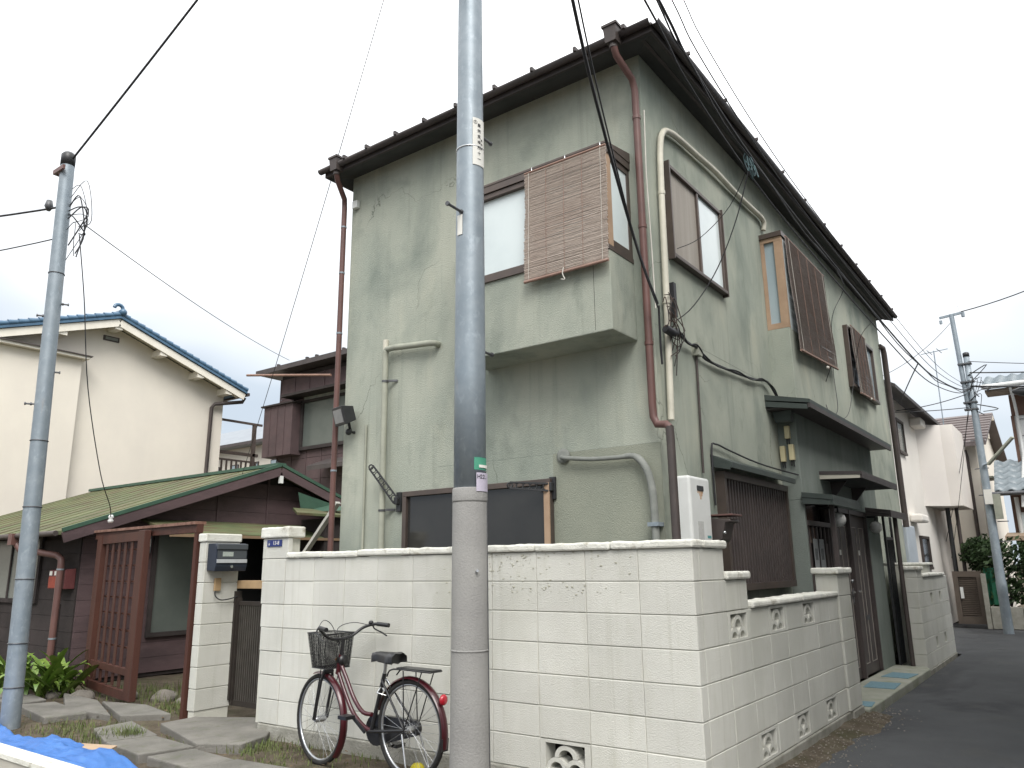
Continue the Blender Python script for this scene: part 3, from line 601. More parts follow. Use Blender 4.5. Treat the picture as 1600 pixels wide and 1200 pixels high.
# ---------------------------------------------------------------- reed blinds
def blind(name,label,p0,p1,z0,z1,nrm,m,base,n=120,hang=0,zslope=0):
    """p0,p1: (x,y) ends of the top edge; nrm: outward (x,y)"""
    B=thing(name,label,'blind',base); rr=random.Random(hash(label)%999 if False else len(label))
    p0=Vector((*p0,0));p1=Vector((*p1,0));d=(p1-p0).normalized(); L=(p1-p0).length; nv=Vector((*nrm,0))
    b=MB()
    for i in range(n):
        t=i/(n-1); z=z0+(z1-z0)*t; o=nv*(hang*(1-t)+.006*math.sin(t*7)+rr.uniform(-.002,.002))
        a=p0+o+d*rr.uniform(-.006,.006)+Vector((0,0,z+rr.uniform(-.002,.002))); e_=p1+o+d*rr.uniform(-.006,.006)+Vector((0,0,z+rr.uniform(-.002,.002)+zslope*(1-t)))
        mid=(a+e_)/2+Vector((0,0,rr.uniform(-.0035,.0035)))
        b.tube([a,(a+mid)/2+Vector((0,0,rr.uniform(-.002,.002))),mid,(e_+mid)/2+Vector((0,0,rr.uniform(-.002,.002))),e_],(z1-z0)/n*.58,4,sm=False)
    b.build('reeds',m,B,kind='stuff')
    for k in range(5):
        q=p0+d*(L*(.06+.22*k))+nv*.011; MB().tube([q+nv*hang+Vector((0,0,z0)),q+Vector((0,0,z1))],.0022,4).build('binding_cord',CORD if k in(0,4) else BATTEN,B)
    zz=Vector((0,0,zslope))
    MB().tube([p0+nv*(hang+.004)+Vector((0,0,z0-.012)),p1+nv*(hang+.004)+Vector((0,0,z0-.012))+zz],.013,8).build('bottom_batten',BATTEN,B)
    MB().tube([p0+nv*.004+Vector((0,0,z1+.008)),p1+nv*.004+Vector((0,0,z1+.008))],.010,8).build('top_batten',BATTEN,B)
    return B
B1=blind('reed_blind','pale brown reed blind over the front bay window','',None,0,0,None,None,(0,0,0)) if False else blind('reed_blind','pale brown reed blind over the front bay window',(-1.53,BY-.035),(-.725,BY-.035),3.735,4.725,(0,-1),REED,(-1.1,BY-.03,3.73),hang=.03)
MB().tube(spline([(-1.135,BY-.075,3.76),(-1.14,BY-.085,3.70),(-1.12,BY-.085,3.65),(-1.155,BY-.085,3.66)],4),.005,5).build('pull_cord',CORD,B1)
for x in (-1.46,-1.12,-.78): MB().tube([(x,BY-.03,4.735),(x,BY-.03,4.775),(x,BY-.01,4.78)],.005,5).build('hook',STEEL,B1)
B2=blind('reed_blind','dark brown reed blind on the side bay window',(PX+.03,3.925),(PX+.03,5.52),3.70,5.04,(1,0),REEDD,(PX,4.7,3.7),n=130,hang=.05,zslope=.10)
MB().ball((PX+.09,4.98,3.70),.022,8).build('cord_knob',CORD,B2)
B3=blind('reed_blind','narrow dark reed blind on the far upper window',(XR+.09,7.66),(XR+.09,8.62),3.90,4.95,(1,0),REEDD,(XR,8.1,3.9),n=100,hang=.04,zslope=.04)
MB().ball((XR+.14,8.3,3.90),.022,8).build('cord_knob',CORD,B3)
# ---------------------------------------------------------------- fittings on the house
FL=thing('floodlight','black square floodlight on the green front wall by the maroon downpipe','light',(-4.08,YF,2.8))
c=Vector((-4.08,YF-.17,2.955)); fd=Vector((-.22,-.9,-.28)).normalized(); sx=fd.cross(Vector((0,0,1))).normalized(); sy=sx.cross(fd)
def loc(u,v,w_): return c+sx*u+sy*v+fd*w_
MB().hexa([loc(-.085,-.075,-.10),loc(.085,-.075,-.10),loc(.085,.075,-.10),loc(-.085,.075,-.10),loc(-.115,-.10,.05),loc(.115,-.10,.05),loc(.115,.10,.05),loc(-.115,.10,.05)]).build('lamp_housing',BLACKP,FL,bevel=.008)
MB().hexa([loc(-.085,-.07,.051),loc(.085,-.07,.051),loc(.085,.07,.051),loc(-.085,.07,.051),loc(-.085,-.07,.055),loc(.085,-.07,.055),loc(.085,.07,.055),loc(-.085,.07,.055)]).build('lens',mat('flood_lens',(.26,.27,.27),None,9,.2,spec=.6),FL)
MB().tube([loc(0,-.06,-.05),(-4.08,YF-.05,2.80),(-4.08,YF,2.80)],.016,8).ball((-4.08,YF-.08,2.795),.035,10).build('bracket',BLACKP,FL)
AB=MB().box(-4.20,-4.12,YF-.05,YF-.001,5.37,5.46).build('sensor_box',WHITEP,None,bevel=.006); tag(AB,'small white plastic box high on the green wall by the left downpipe','box')
def laundry(label,xb,zb,tip):
    T_=thing('laundry_bracket',label,'bracket',(xb,YF,zb)); 
    MB().box(xb-.03,xb+.03,YF-.03,YF-.001,zb-.10,zb+.09).box(xb-.022,xb+.022,YF-.07,YF-.03,zb-.03,zb+.04).build('wall_plate',BLACKP,T_,bevel=.005)
    a=Vector((xb,YF-.06,zb)); t=Vector(tip); d=(t-a); L=d.length; d.normalize(); u=Vector((0,0,1)); s=d.cross(u).normalized(); u=s.cross(d)
    b=MB()
    for k in (-1,1): b.bar(a+u*k*.030,t+u*k*.024,.018,.014)
    n=6
    for i in range(n):
        q=a+d*(L*(i+.5)/n); pts=[q+(d*math.cos(x_)*.030+u*math.sin(x_)*.026) for x_ in [2*math.pi*j/10 for j in range(10)]]; b.tube(pts,.005,5,closed=True)
    b.tube([t+d*.0+u*math.sin(j/8*6.283)*.022+d*math.cos(j/8*6.283)*.022 for j in range(8)],.008,6,closed=True)
    b.build('pole_arm',BLACKP,T_); return T_
laundry('black laundry pole arm raised at the left of the lower window',-3.39,2.04,(-3.645,YF-.16,2.385))
laundry('black laundry pole arm lying level at the right of the lower window',-1.60,2.05,(-1.86,YF-.27,2.07))
WH=thing('water_heater','white outdoor gas water heater with a rusty flue on the corner of the house','water heater',(-.51,1.2,1.4))
MB().box(-.60,-.425,1.02,1.41,1.45,2.075).build('case',WHITEP,WH,bevel=.022,seg=3)
MB().box(-.4265,-.418,1.15,1.27,1.965,2.005).build('flue_outlet',BLACKP,WH,bevel=.004)
for k,(y0,y1,z0,z1) in enumerate(((1.155,1.26,1.945,1.963),(1.19,1.25,1.925,1.945),(1.20,1.23,1.90,1.925))): MB().box(-.4252,-.4238,y0,y1,z0,z1).build('rust_stain',RUST,WH)
MB().box(-.4255,-.4235,1.13,1.235,1.53,1.73).build('rating_label',mat('label_grey',(.5,.5,.48),None,40,.7),WH); MB().box(-.4255,-.4232,1.30,1.37,1.605,1.625).build('maker_mark',mat('teal',(.1,.3,.3),None,5,.6),WH)
MB().tube([(-.52,1.1,1.46),(-.52,1.1,.1)],.014,8).tube([(-.52,1.2,1.46),(-.52,1.2,.1)],.014,8).build('pipe',PIPE_B,WH)
HB=thing('hooded_letterbox','brown hooded box mounted beside the white water heater','box',(-.45,1.75,1.5))
MB().prism([(-.60,1.78),(-.30,1.755),(-.29,1.735),(-.34,1.725),(-.37,1.60),(-.42,1.555),(-.60,1.54)],'Y',1.46,1.66).build('case',PIPE_B,HB,bevel=.008); MB().box(-.60,-.27,1.45,1.67,1.781,1.795).build('hood',PIPE_R,HB,bevel=.004); MB().ball((-.345,1.455,1.65),.014,8).build('knob',STEEL,HB)
for i,(y,z,h,l) in enumerate(((4.05,2.715,.14,'cream plastic cable box, topmost of three under the porch roof'),(3.93,2.47,.17,'cream plastic cable box, lower left of three under the porch roof'),(4.12,2.48,.17,'cream plastic cable box, lower right of three under the porch roof'))):
    # fixed to the end wall of the porch
    x=(-.49,-.555,-.462)[i]
    o=thing('cable_box',l,'cable box',(x,3.86,z),'cream cable boxes under the porch roof')
    MB().box(x-.026,x+.026,3.825,3.879,z,z+h).build('case',CREAMBOX,o,bevel=.006)
    MB().tube([(x-.01,3.85,z),(x-.012,3.85,z-.06)],.007,6).tube([(x+.012,3.85,z),(x+.014,3.85,z-.07)],.007,6).build('gland',BLACKP,o)
GLM=mat('globe_glass',(.50,.50,.48),(.42,.42,.40),5,.3,spec=.5)
for y,l in ((4.42,'round frosted globe lamp beside the thin porch post'),(6.74,'round frosted globe lamp on the green pier right of the doors')):
    o=thing('globe_lamp',l,'lamp',(GX,y,1.9),'globe lamps at the entrances'); x=-.20 if y<5 else -.30
    MB().ball((x,y,1.865),.078,18).build('globe',GLM,o); MB().tube([(x,y,1.93),(x,y,2.0),(GX-.001,y,2.0)],.014,8).build('arm',BLACKP,o)
# ---------------------------------------------------------------- utility poles
def steps(P,cx,cy,rad,zs,parent,d=Vector((-.55,-.83,0)),ln=.15):
    d=d.normalized()
    for z,s in zs:
        a=Vector((cx,cy,z))+d*s*rad*.8; e_=Vector((cx,cy,z))+d*s*(rad+ln)
        MB().tube([a,e_],.0095,8).tube([e_,e_+d*s*.012],.016,8).tube([a+d*s*.02,a+d*s*.035],.016,8).build('step_bolt',GALVD,parent)
UP=thing('utility_pole','thick grey-blue steel utility pole in front of the block wall','utility pole',(-1.045,-.86,0))
cx,cy=-1.045,-.86
def pr(z): return .1085-.0065*z if z>1.87 else .1125-.004*z
MB().lathe([(.125,-.4),(.119,0),(.1095,1.0),(.1065,1.86),(.104,1.875)],(cx,cy,0),40).build('concrete_base',POLEC,UP)
MB().lathe([(.1005,1.80),(.0985,2.6),(.092,4.0),(.085,5.4),(.079,7.4),(.074,8.8)],(cx,cy,0),40).build('steel_shaft',GALV,UP)
MB().tube([(cx+math.cos(a)*.108,cy+math.sin(a)*.108,.935) for a in [j/24*6.283 for j in range(24)]],.007,6,closed=True).build('seam_ring',POLEC,UP)
MB().lathe([(.1082,1.79),(.1088,1.80),(.1075,1.868),(.1062,1.87)],(cx,cy,0),40).build('collar',POLEC,UP)
tocam=Vector((CAM.x-cx,CAM.y-cy,0)).normalized(); side=Vector((-tocam.y,tocam.x,0))   # side: towards image right
def pp(ang,rad,z): return Vector((cx,cy,z))+(tocam*math.cos(ang)+side*math.sin(ang))*rad
def curved(name,a0,a1,z0,z1,rad,m,parent,th=.003):
    n=10; b=MB(); v=[]
    for i in range(n+1):
        a=a0+(a1-a0)*i/n
        for r_,z in ((rad,z0),(rad,z1),(rad+th,z1),(rad+th,z0)): v.append(pp(a,r_,z))
    f=[]
    for i in range(n):
        for k in range(4): f.append((i*4+k,i*4+(k+1)%4,(i+1)*4+(k+1)%4,(i+1)*4+k))
    f+=[(3,2,1,0),(n*4,n*4+1,n*4+2,n*4+3)]
    return b.add(v,f).build(name,m,parent)
steps(None,cx,cy,.085,[(5.36,1),(4.34,-1),(3.68,1),(2.78,-1)],UP,tocam*.80-side*.60)
MB().tube([pp(a,.092,4.16) for a in [j/24*6.283 for j in range(24)]],.006,6,closed=True).build('band',STEEL,UP)
SG=curved('name_plate',.18,1.30,4.02,4.37,.093,PAPER,UP)
def on_pole(body,ang,z,size,rad=.0975,parent=None):
    p_=pp(ang,rad,z); dirv=(tocam*math.cos(ang)+side*math.sin(ang)); yawz=math.atan2(dirv.y,dirv.x)
    return text(body,p_,(R(90),0,yawz+R(90)),size,INK,parent or UP)
for k,ch in enumerate('電'): on_pole('①',.38,4.335,.030,parent=SG)
for k,ch in enumerate(('東','向','支','本','所','十','一')): on_pole(ch,.68,4.315-.042*k,.030,parent=SG)
for k,ch in enumerate(('町','内','会')): on_pole(ch,.92,4.21-.03*k,.018,parent=SG)
curved('tag',-1.0,-.55,3.52,3.66,.096,PAPER,UP)
curved('sticker',.25,1.3,1.98,2.055,.1005,GRNST,UP); curved('sticker_strip',.55,1.3,1.993,2.01,.1045,PAPER,UP)
LB=curved('label',.36,1.3,1.85,1.962,.1082,LAV,UP); 
for k,ch in enumerate('H22.'): on_pole(ch,.50+.17*k,1.937,.034,.1125,LB)
MB().tube([pp(.35,.105,1.38),pp(.35,.13,1.385)],.008,8).build('earth_stud',STEEL,UP); MB().tube([pp(1.30,.106,1.84),pp(1.30,.112,.9),pp(1.30,.12,0)],.004,5).build('earth_wire',GALVD,UP)
# left pole
UL=thing('utility_pole','slim pale grey steel pole at the far left by the blue tarp','utility pole',(-6.53,-1.07,0))
LP=lambda z: Vector((-6.50-.012*z,-1.055-.021*z,z)); MB().tube([LP(z) for z in (-.3,0,1,2.6,4.2,5.82)],[.088,.086,.083,.079,.075,.070],28).build('shaft',GALV,UL)
MB().lathe([(.073,5.80),(.074,5.93),(.05,5.96)],(-6.57,-1.178,0),24).build('cap',BLACKP,UL)
for z,rd in ((.35,.088),(.75,.087),(1.35,.085),(2.05,.083),(2.72,.081),(4.53,.076)): MB().tube([LP(z)+Vector((math.cos(a)*rd,math.sin(a)*rd,0)) for a in [j/24*6.283 for j in range(24)]],.006,6,closed=True).build('band',GALVD,UL)
MB().box(-6.69,-6.45,-1.27,-1.245,5.70,5.75).box(-6.69,-6.66,-1.244,-1.08,5.70,5.75).build('bracket',PIPE_R,UL)
MB().box(-6.625,-6.60,-1.12,-1.09,1.2,2.15).build('conduit_strip',PIPE_B,UL)
steps(None,-6.55,-1.14,.07,[(4.2,-1),(4.05,1),(3.45,-1),(3.1,1)],UL,Vector((-.5,-.85,0)),.06)
cl=Vector((-6.43,-1.03,5.3)); b=MB(); rr=random.Random(5)
for i in range(9):
    a=Vector((-6.50,-1.13,rr.uniform(4.95,5.7))); q=[a,a+Vector((rr.uniform(.06,.2),rr.uniform(.0,.1),rr.uniform(-.1,.2))),a+Vector((rr.uniform(.08,.3),rr.uniform(.0,.15),rr.uniform(-.3,.1))),a+Vector((rr.uniform(.0,.1),rr.uniform(.0,.1),rr.uniform(-.55,-.2)))]
    b.tube(spline(q,5),rr.choice([.004,.007,.010]),5)
b.build('cable_loop',BLACKC,UL)
# right pole with extension and lamp
UR=thing('utility_pole','tall pale utility pole with crossed wires at the end of the lane','utility pole',(.40,14.28,0))
rx,ry=.40,14.28
MB().lathe([(.098,-.2),(.095,0),(.092,.75),(.096,.76),(.096,1.0),(.088,1.02),(.066,4.6),(.058,5.72)],(rx,ry,0),20).build('shaft',GALV,UR)
MB().lathe([(.064,5.72),(.064,5.80),(.04,5.82)],(rx,ry,0),16).build('cap',BLACKP,UR)
MB().tube([(rx-.10,ry,4.55),(rx-.16,ry,6.72)],.048,12).build('extension_tube',GALV,UR)
MB().bar((rx-.40,ry,6.68),(rx+.08,ry,6.72),.04,.05).tube([(rx-.38,ry,6.62),(rx-.38,ry,6.54)],.03,8).tube([(rx+.06,ry,6.72),(rx+.06,ry,6.62)],.035,8).build('crossarm',GALV,UR)
for z in (5.55,5.15,4.7,4.55): MB().box(rx-.18,rx+.08,ry-.08,ry+.08,z,z+.03).build('clamp',GALVD,UR)
b=MB()
for i in range(12):
    a=Vector((rx+rr.uniform(-.05,.1),ry-.1+rr.uniform(-.1,.1),rr.uniform(4.5,5.3))); q=[a,a+Vector((rr.uniform(-.2,.4),rr.uniform(-.2,.1),rr.uniform(-.2,.2))),a+Vector((rr.uniform(-.1,.3),rr.uniform(-.2,.1),rr.uniform(-.5,.1)))]
    b.tube(spline(q,4),rr.choice([.005,.007,.011]),4)
b.build('cable_loop',BLACKC,UR)
for z in (3.9,3.3,2.75,2.2,1.8,1.5): MB().tube([(rx-.16 if int(z*10)%2 else rx+.1,ry,z),(rx+.1 if int(z*10)%2 else rx+.30,ry,z)],.010,6).build('step_bolt',GALVD,UR)
MB().box(rx-.05,rx+.09,ry-.16,ry-.10,2.55,2.85).build('notice_plate',PAPER,UR); MB().box(rx+.09,rx+.22,ry-.13,ry+.05,2.25,2.75).build('meter_case',DUCTG,UR)
SL=thing('street_lamp','grey slanted street lamp arm on the tall pole at the lane end','street lamp',(rx,ry,3.6))
MB().bar((rx+.10,ry-.1,3.36),(rx+.62,ry-.3,3.86),.10,.05).build('lamp_head',DUCTG,SL,bevel=.015); MB().tube([(rx,ry-.12,3.35),(rx+.14,ry-.12,3.40)],.025,8).build('arm',GALV,SL)
# ---------------------------------------------------------------- overhead cables
def cable(label,pts,r,group='overhead cables',m=BLACKC,n=5):
    return tag(MB().tube(pts,r,n).build('overhead_cable',m),label,'cable',group)
def bund(dx,dz,x0=0): 
    return spline([(.40+dx*.3,14.2,5.02+dz*.3),(.36+dx,12.74,4.72+dz*.5),(.31+dx,10.4,4.45+dz*.8),(.28+dx,8.39,4.33+dz),(.24+dx,5.59,4.40+dz),(.19+dx,2.78,4.56+dz),(.17+dx,1.29,4.70+dz),(.15+dx,.2,4.93+dz),(.14+dx,-.22,5.14+dz),(.1+dx,-1.6,5.75+dz),(.08+dx,-4.5,7.3+dz)],5)
cable('thickest black cable of the bundle along the right eave',bund(0,0),.011)
cable('black cable twisted round the bundle along the right eave',[p_+Vector((.014*math.cos(i*.9),0,.014*math.sin(i*.9)-.03)) for i,p_ in enumerate(bund(0,0))],.007)
cable('thin cable riding above the bundle on the right',bund(.05,.09),.005)
cable('thin cable hanging below the bundle on the right',bund(-.04,-.12),.008)
cable('outermost thin cable of the bundle near the roof corner',bund(.10,.16),.004)
HK=thing('cable_hanger','tangled blue-grey cable hanger loop on the bundle under the right eave','cable fitting',(.16,1.29,4.6),None)
GRNW=mat('wire_teal',(.10,.17,.18),(.05,.07,.08),20,.6); b=MB()
for i in range(7):
    a=Vector((.16,1.25+.02*i,4.72)); q=[a,a+Vector((rr.uniform(-.03,.04),rr.uniform(-.05,.08),-rr.uniform(.04,.1))),a+Vector((rr.uniform(-.02,.04),rr.uniform(-.02,.1),-rr.uniform(.1,.2))),a+Vector((0,rr.uniform(-.04,.05),-.03))]
    b.tube(spline(q,5),.004,5)
b.build('wire_loop',GRNW,HK)
cable('black drop cable sweeping from the hanger to the corner brackets',spline([(.16,1.3,4.6),(.0,1.35,4.2),(-.2,1.35,3.8),(-.4,1.28,3.5),(-.54,1.18,3.36)],5),.005,'drop wires')
cable('thin drop wire crossing the screened window',spline([(.16,1.28,4.6),(-.1,1.5,4.4),(-.35,1.42,4.15),(-.52,1.30,4.05)],5),.0035,'drop wires')
cable('heavy black service cable coming down to the house corner',spline([(.62,-3.6,7.2),(.3,-2.2,5.7),(.0,-1.2,4.64),(-.25,-.40,4.20),(-.42,.35,3.67),(-.50,.80,3.41)],6),.012,'service cables')
cable('second black service cable beside the heavy one at the house corner',spline([(.66,-3.6,7.2),(.33,-2.2,5.72),(.03,-1.19,4.65),(-.22,-.40,4.17),(-.41,.33,3.66),(-.50,.80,3.38)],6),.006,'service cables')
CBR=thing('cable_bracket','tangle of black and brown service wires on the cream duct at the house corner','cable fitting',(-.53,1.0,3.3))
b=MB(); b.tube([(-.52,.96,3.25),(-.50,1.02,3.23),(-.51,1.12,3.25),(-.53,1.20,3.28)],.035,8); b.box(-.59,-.53,1.20,1.25,3.42,3.72); b.tube(spline([(-.5,.82,3.40),(-.54,.9,3.1),(-.55,.93,2.95)],4),.009,5); b.build('clamp',BLACKC,CBR)
b=MB()
for i in range(11):
    a=Vector((-.52,1.02+rr.uniform(-.1,.12),3.40+rr.uniform(-.15,.2))); q=[a,a+Vector((rr.uniform(0,.05),rr.uniform(-.05,.14),rr.uniform(-.12,.08))),a+Vector((rr.uniform(0,.05),rr.uniform(.0,.18),rr.uniform(-.25,-.1))),a+Vector((0,rr.uniform(-.05,.08),rr.uniform(-.4,-.2)))]
    b.tube(spline(q,5),.0045,5)
b.build('wire_loop',mat('wire_brown',(.07,.045,.035),(.02,.02,.02),9,.5),CBR)
wc=spline([(-.52,1.2,3.27),(XR+.04,1.5,3.26),(XR+.05,1.72,3.25),(XR+.03,1.9,3.20),(XR+.03,2.6,3.22),(XR+.03,3.2,3.26),(XR+.04,3.55,3.30),(XR+.05,3.8,3.18)],5)
cable('twisted black cable running along the right wall to the porch roof',wc,.013,'wall cables'); cable('thinner twin of the cable along the right wall',[p_+Vector((.012,0,.018*math.sin(i))) for i,p_ in enumerate(wc)],.008,'wall cables')
cable('black wire looping over the tin awning of the lattice window',spline([(XR+.02,1.9,1.9),(XR+.02,1.9,2.38),(XR+.03,1.98,2.44),(XR+.03,2.3,2.42),(XR+.04,2.9,2.38),(XR+.04,3.5,2.37),(-.42,3.86,2.32)],5),.009,'wall cables')
for i,(p,l) in enumerate((([(.19,3.0,4.52),(-.1,5.55,4.9),(-.30,5.62,4.5),(-.42,5.9,3.9),(-.35,5.6,3.3),(-.28,4.9,3.10)],'thin wire falling from the bundle past the side blind'),([(.24,5.6,4.40),(-.3,7.2,4.6),(-.5,7.4,4.0),(-.45,6.6,3.4),(-.3,5.2,3.09)],'thin wire looping from the far window to the porch roof'),([(PX+.09,5.15,3.75),(-.4,5.2,3.45),(-.3,4.95,3.12)],'short wire from the side blind to the porch roof'))): cable(l,spline(p,6),.0045,'drop wires')
LT=(-6.55,-1.16,5.86)
cable('black cable rising from the left pole to the upper left edge',cat_pts(LT,(-1.045,-.86,8.85),.06),.012)
cable('thicker grey cable leaving the left pole at the left edge',cat_pts((-6.58,-1.12,5.35),(-12.5,-3.4,5.9),.15),.012); cable('thin cable under the thicker one at the left edge',cat_pts((-6.58,-1.12,4.98),(-12.5,-3.2,5.4),.2),.007)
tag(MB().lathe([(.02,0),(.045,.05),(.03,.12)],(-6.83,-1.21,5.33),10).build('cable_insulator',GALVD),'dark insulator on the cable left of the slim pole','insulator')
cable('thin wire from the left pole to the dark house eave',cat_pts((-6.45,-1.0,5.15),(-13.2,6.95,6.42),.1),.006)
cable('drop wire hanging from the left pole to the green tin roof',spline([(-6.44,-1.02,5.0),(-6.52,-.85,4.3),(-6.75,-.6,3.4),(-7.3,-.1,2.55),(-7.9,.35,2.22),(-8.05,.45,2.08)],6),.006)
cable('very thin wire from above down to the green roof gable',cat_pts((-1.045,-.86,8.2),(-8.52,2.65,2.87),.12),.0045)
cable('faint thin wire across the white sky at the right',cat_pts((.42,14.2,6.70),(.75,-4,8.5),.25),.002)
for i,(a,b_,s,r_,l) in enumerate((((.44,14.2,6.72),(4.5,12.5,7.6),.25,.012,'black cable from the lane pole top to the right edge'),((.42,14.2,5.35),(5,14.8,5.1),.1,.014,'upper thick cable from the lane pole to the right edge'),((.42,14.2,5.05),(5,14.6,4.9),.15,.02,'lower thick cable with a splice case at the right'),((.42,14.2,5.6),(5,15.5,5.2),.1,.008,'thin cable above the thick ones at the right'),((.2,14.2,6.5),(-1.1,12.0,5.0),.15,.006,'thin wire from the lane pole top to the white house'),((.3,14.25,4.9),(-.9,13,4.5),.05,.010,'cable from the lane pole to the white house roof'),((.3,14.2,4.6),(-1.2,12,4.35),.03,.009,'lower cable from the lane pole to the white house roof'),((.27,8.2,4.33),(-.75,12.6,4.55),-.02,.010,'branch cable from the bundle to the white house eave'),((.35,14.2,4.7),(-.9,17.5,1.9),.1,.007,'slanting wire from the lane pole to the oriel'),((.3,14.2,4.6),(-.7,16.5,1.5),.1,.006,'second slanting wire from the lane pole behind the oriel'))):
    cable(l,cat_pts(a,b_,s),r_)
SP=tag(MB().tube([(1.12,14.36,4.86),(1.25,14.37,4.84)]+[(2.1,14.45,4.8),(2.2,14.46,4.8)],[.03,.095,.095,.03],8).build('splice_case',BLACKP),'black splice case on the cable at the right edge','cable fitting')
# ---------------------------------------------------------------- bicycle
BK=thing('bicycle','dark red step-through bicycle with a wire basket against the cream block wall','bicycle',(-2.4,-.37,0))
RED=mat('bike_red',(.058,.006,.011),(.045,.005,.009),8,.28,spec=.5,coat=.3,stain=[(30,(1,1,1),(.05,.02,.02),.6,.8,.4)]); TYRE=mat('tyre',(.018,.018,.018),(.028,.027,.025),20,.85,.3,120); RIM=mat('rim_alloy',(.48,.49,.50),(.40,.41,.42),20,.32,metal=.85); BKP=mat('bike_black',(.014,.014,.016),(.02,.02,.021),9,.35,spec=.5)
hd=R(177); bu=Vector((math.cos(hd),math.sin(hd),0)); bv=Vector((-bu.y,bu.x,0)); RH=Vector((-1.945,-.40,.338)); UPV=Vector((0,0,1))
def L(a,b_,c_): return RH+bu*a+bv*b_+UPV*c_
FH=L(.99,0,-.035)
sth=R(171.5); fu=Vector((math.cos(sth),math.sin(sth),0)); fv=Vector((-fu.y,fu.x,0))
def LF(a,b_,c_): return FH+fu*a+fv*b_+UPV*c_
def ring(c,u,r,n=40): return [c+u*math.cos(2*math.pi*i/n)*r+UPV*math.sin(2*math.pi*i/n)*r for i in range(n)]
def wheel(c,u,v):
    w_=MB(); w_.tube(ring(c,u,.287),.0105,8,closed=True); wo=w_.build('wheel',RIM,BK)
    MB().tube(ring(c,u,.306),.0185,10,closed=True).build('tyre',TYRE,wo)
    MB().tube([c-v*.045,c-v*.03,c+v*.03,c+v*.045],[.018,.024,.024,.018],10).tube([c-v*.06,c+v*.06],.006,6).build('hub',RIM,wo)
    sp=MB()
    for i in range(28):
        a=2*math.pi*i/28; q=(i//2%2)*2-1; s=(i%2)*2-1; a2=a+q*.9
        sp.tube([c+(u*math.cos(a2)+UPV*math.sin(a2))*.022+v*.03*s,c+(u*math.cos(a)+UPV*math.sin(a))*.283],.0013,4)
    sp.build('spokes',STEEL,wo,kind='stuff'); return wo
wheel(RH,bu,bv); wheel(FH,fu,fv)
def fender(c,u,v,r,a0,a1,name='mudguard'):
    b=MB(); n=28; V=[]
    for i in range(n+1):
        a=a0+(a1-a0)*i/n; d=u*math.cos(a)+UPV*math.sin(a)
        for t,dr in ((-.030,-.012),(-.018,0),(0,.005),(.018,0),(.030,-.012)): V.append(c+d*(r+dr)+v*t)
    f=[(i*5+k,i*5+k+1,(i+1)*5+k+1,(i+1)*5+k) for i in range(n) for k in range(4)]
    return b.add(V,f,True).build(name,RED,BK)
fender(RH,bu,bv,.338,R(15),R(195)); fender(FH,fu,fv,.338,R(75),R(225))
MB().hexa([L(-.325,-.03,-.10),L(-.325,.03,-.10),L(-.318,.03,-.10),L(-.318,-.03,-.10),L(-.333,-.03,-.02),L(-.333,.03,-.02),L(-.326,.03,-.02),L(-.326,-.03,-.02)]).build('mud_flap',BKP,BK)
headT,headB=L(.765,0,.44),L(.80,0,.30); bb=L(.40,0,-.055)
for o_ in (0.0,.055):
    MB().tube(spline([L(.785,0,.34+o_),L(.70,0,.22+o_*1.1),L(.60,0,.075+o_*1.2),L(.50,0,-.01+o_*1.3),L(.40,0,-.05+o_*1.9)] if o_ else [L(.795,0,.315),L(.70,0,.165),L(.60,0,.04),L(.48,0,-.035),L(.40,0,-.055)],5),.0155,10).build('frame_tube',RED,BK)
MB().tube([headT,headB],.020,10).build('head_tube',RED,BK)
MB().tube([bb,L(.275,0,.34)],.0155,10).build('seat_tube',BKP,BK); MB().tube([L(.275,0,.34),L(.262,0,.43)],.0125,10).build('seat_post',RIM,BK)
for s in (-1,1):
    MB().tube([bb+bv*.03*s,L(0,.06*s,0)],.010,8).build('chain_stay',BKP,BK); MB().tube([L(.285,.02*s,.30),L(0,.06*s,0)],.008,8).build('seat_stay',BKP,BK)
    MB().tube([LF(-.085,.035*s,.345),LF(-.07,.05*s,.28),LF(-.02,.05*s,.10),LF(0,.05*s,0)],.011,8).build('fork_blade',BKP,BK)
MB().tube([LF(-.085,-.04,.345),LF(-.085,.04,.345)],.016,8).build('fork_crown',BKP,BK)
# saddle
b=MB(); prof=[(.16,.018,.0),(.10,.028,.012),(.03,.045,.012),(-.04,.075,.012),(-.09,.092,.016),(-.12,.075,.012)]; V=[]
for a,wd,hh in prof:
    for t,hz in ((-1,-.045),(-.95,-.005),(-.5,.018),(0,.012),(.5,.018),(.95,-.005),(1,-.045)): V.append(L(.245+a,wd*t,.455+hh+hz))
f=[(i*7+k,i*7+k+1,(i+1)*7+k+1,(i+1)*7+k) for i in range(5) for k in range(6)]+[tuple(range(7)),tuple(range(35,42))[::-1]]
b.add(V,f,True); b.tube([L(.33,-.02,.42),L(.17,-.03,.41),L(.14,-.04,.43)],.004,6).tube([L(.33,.02,.42),L(.17,.03,.41),L(.14,.04,.43)],.004,6); b.build('saddle',BKP,BK)
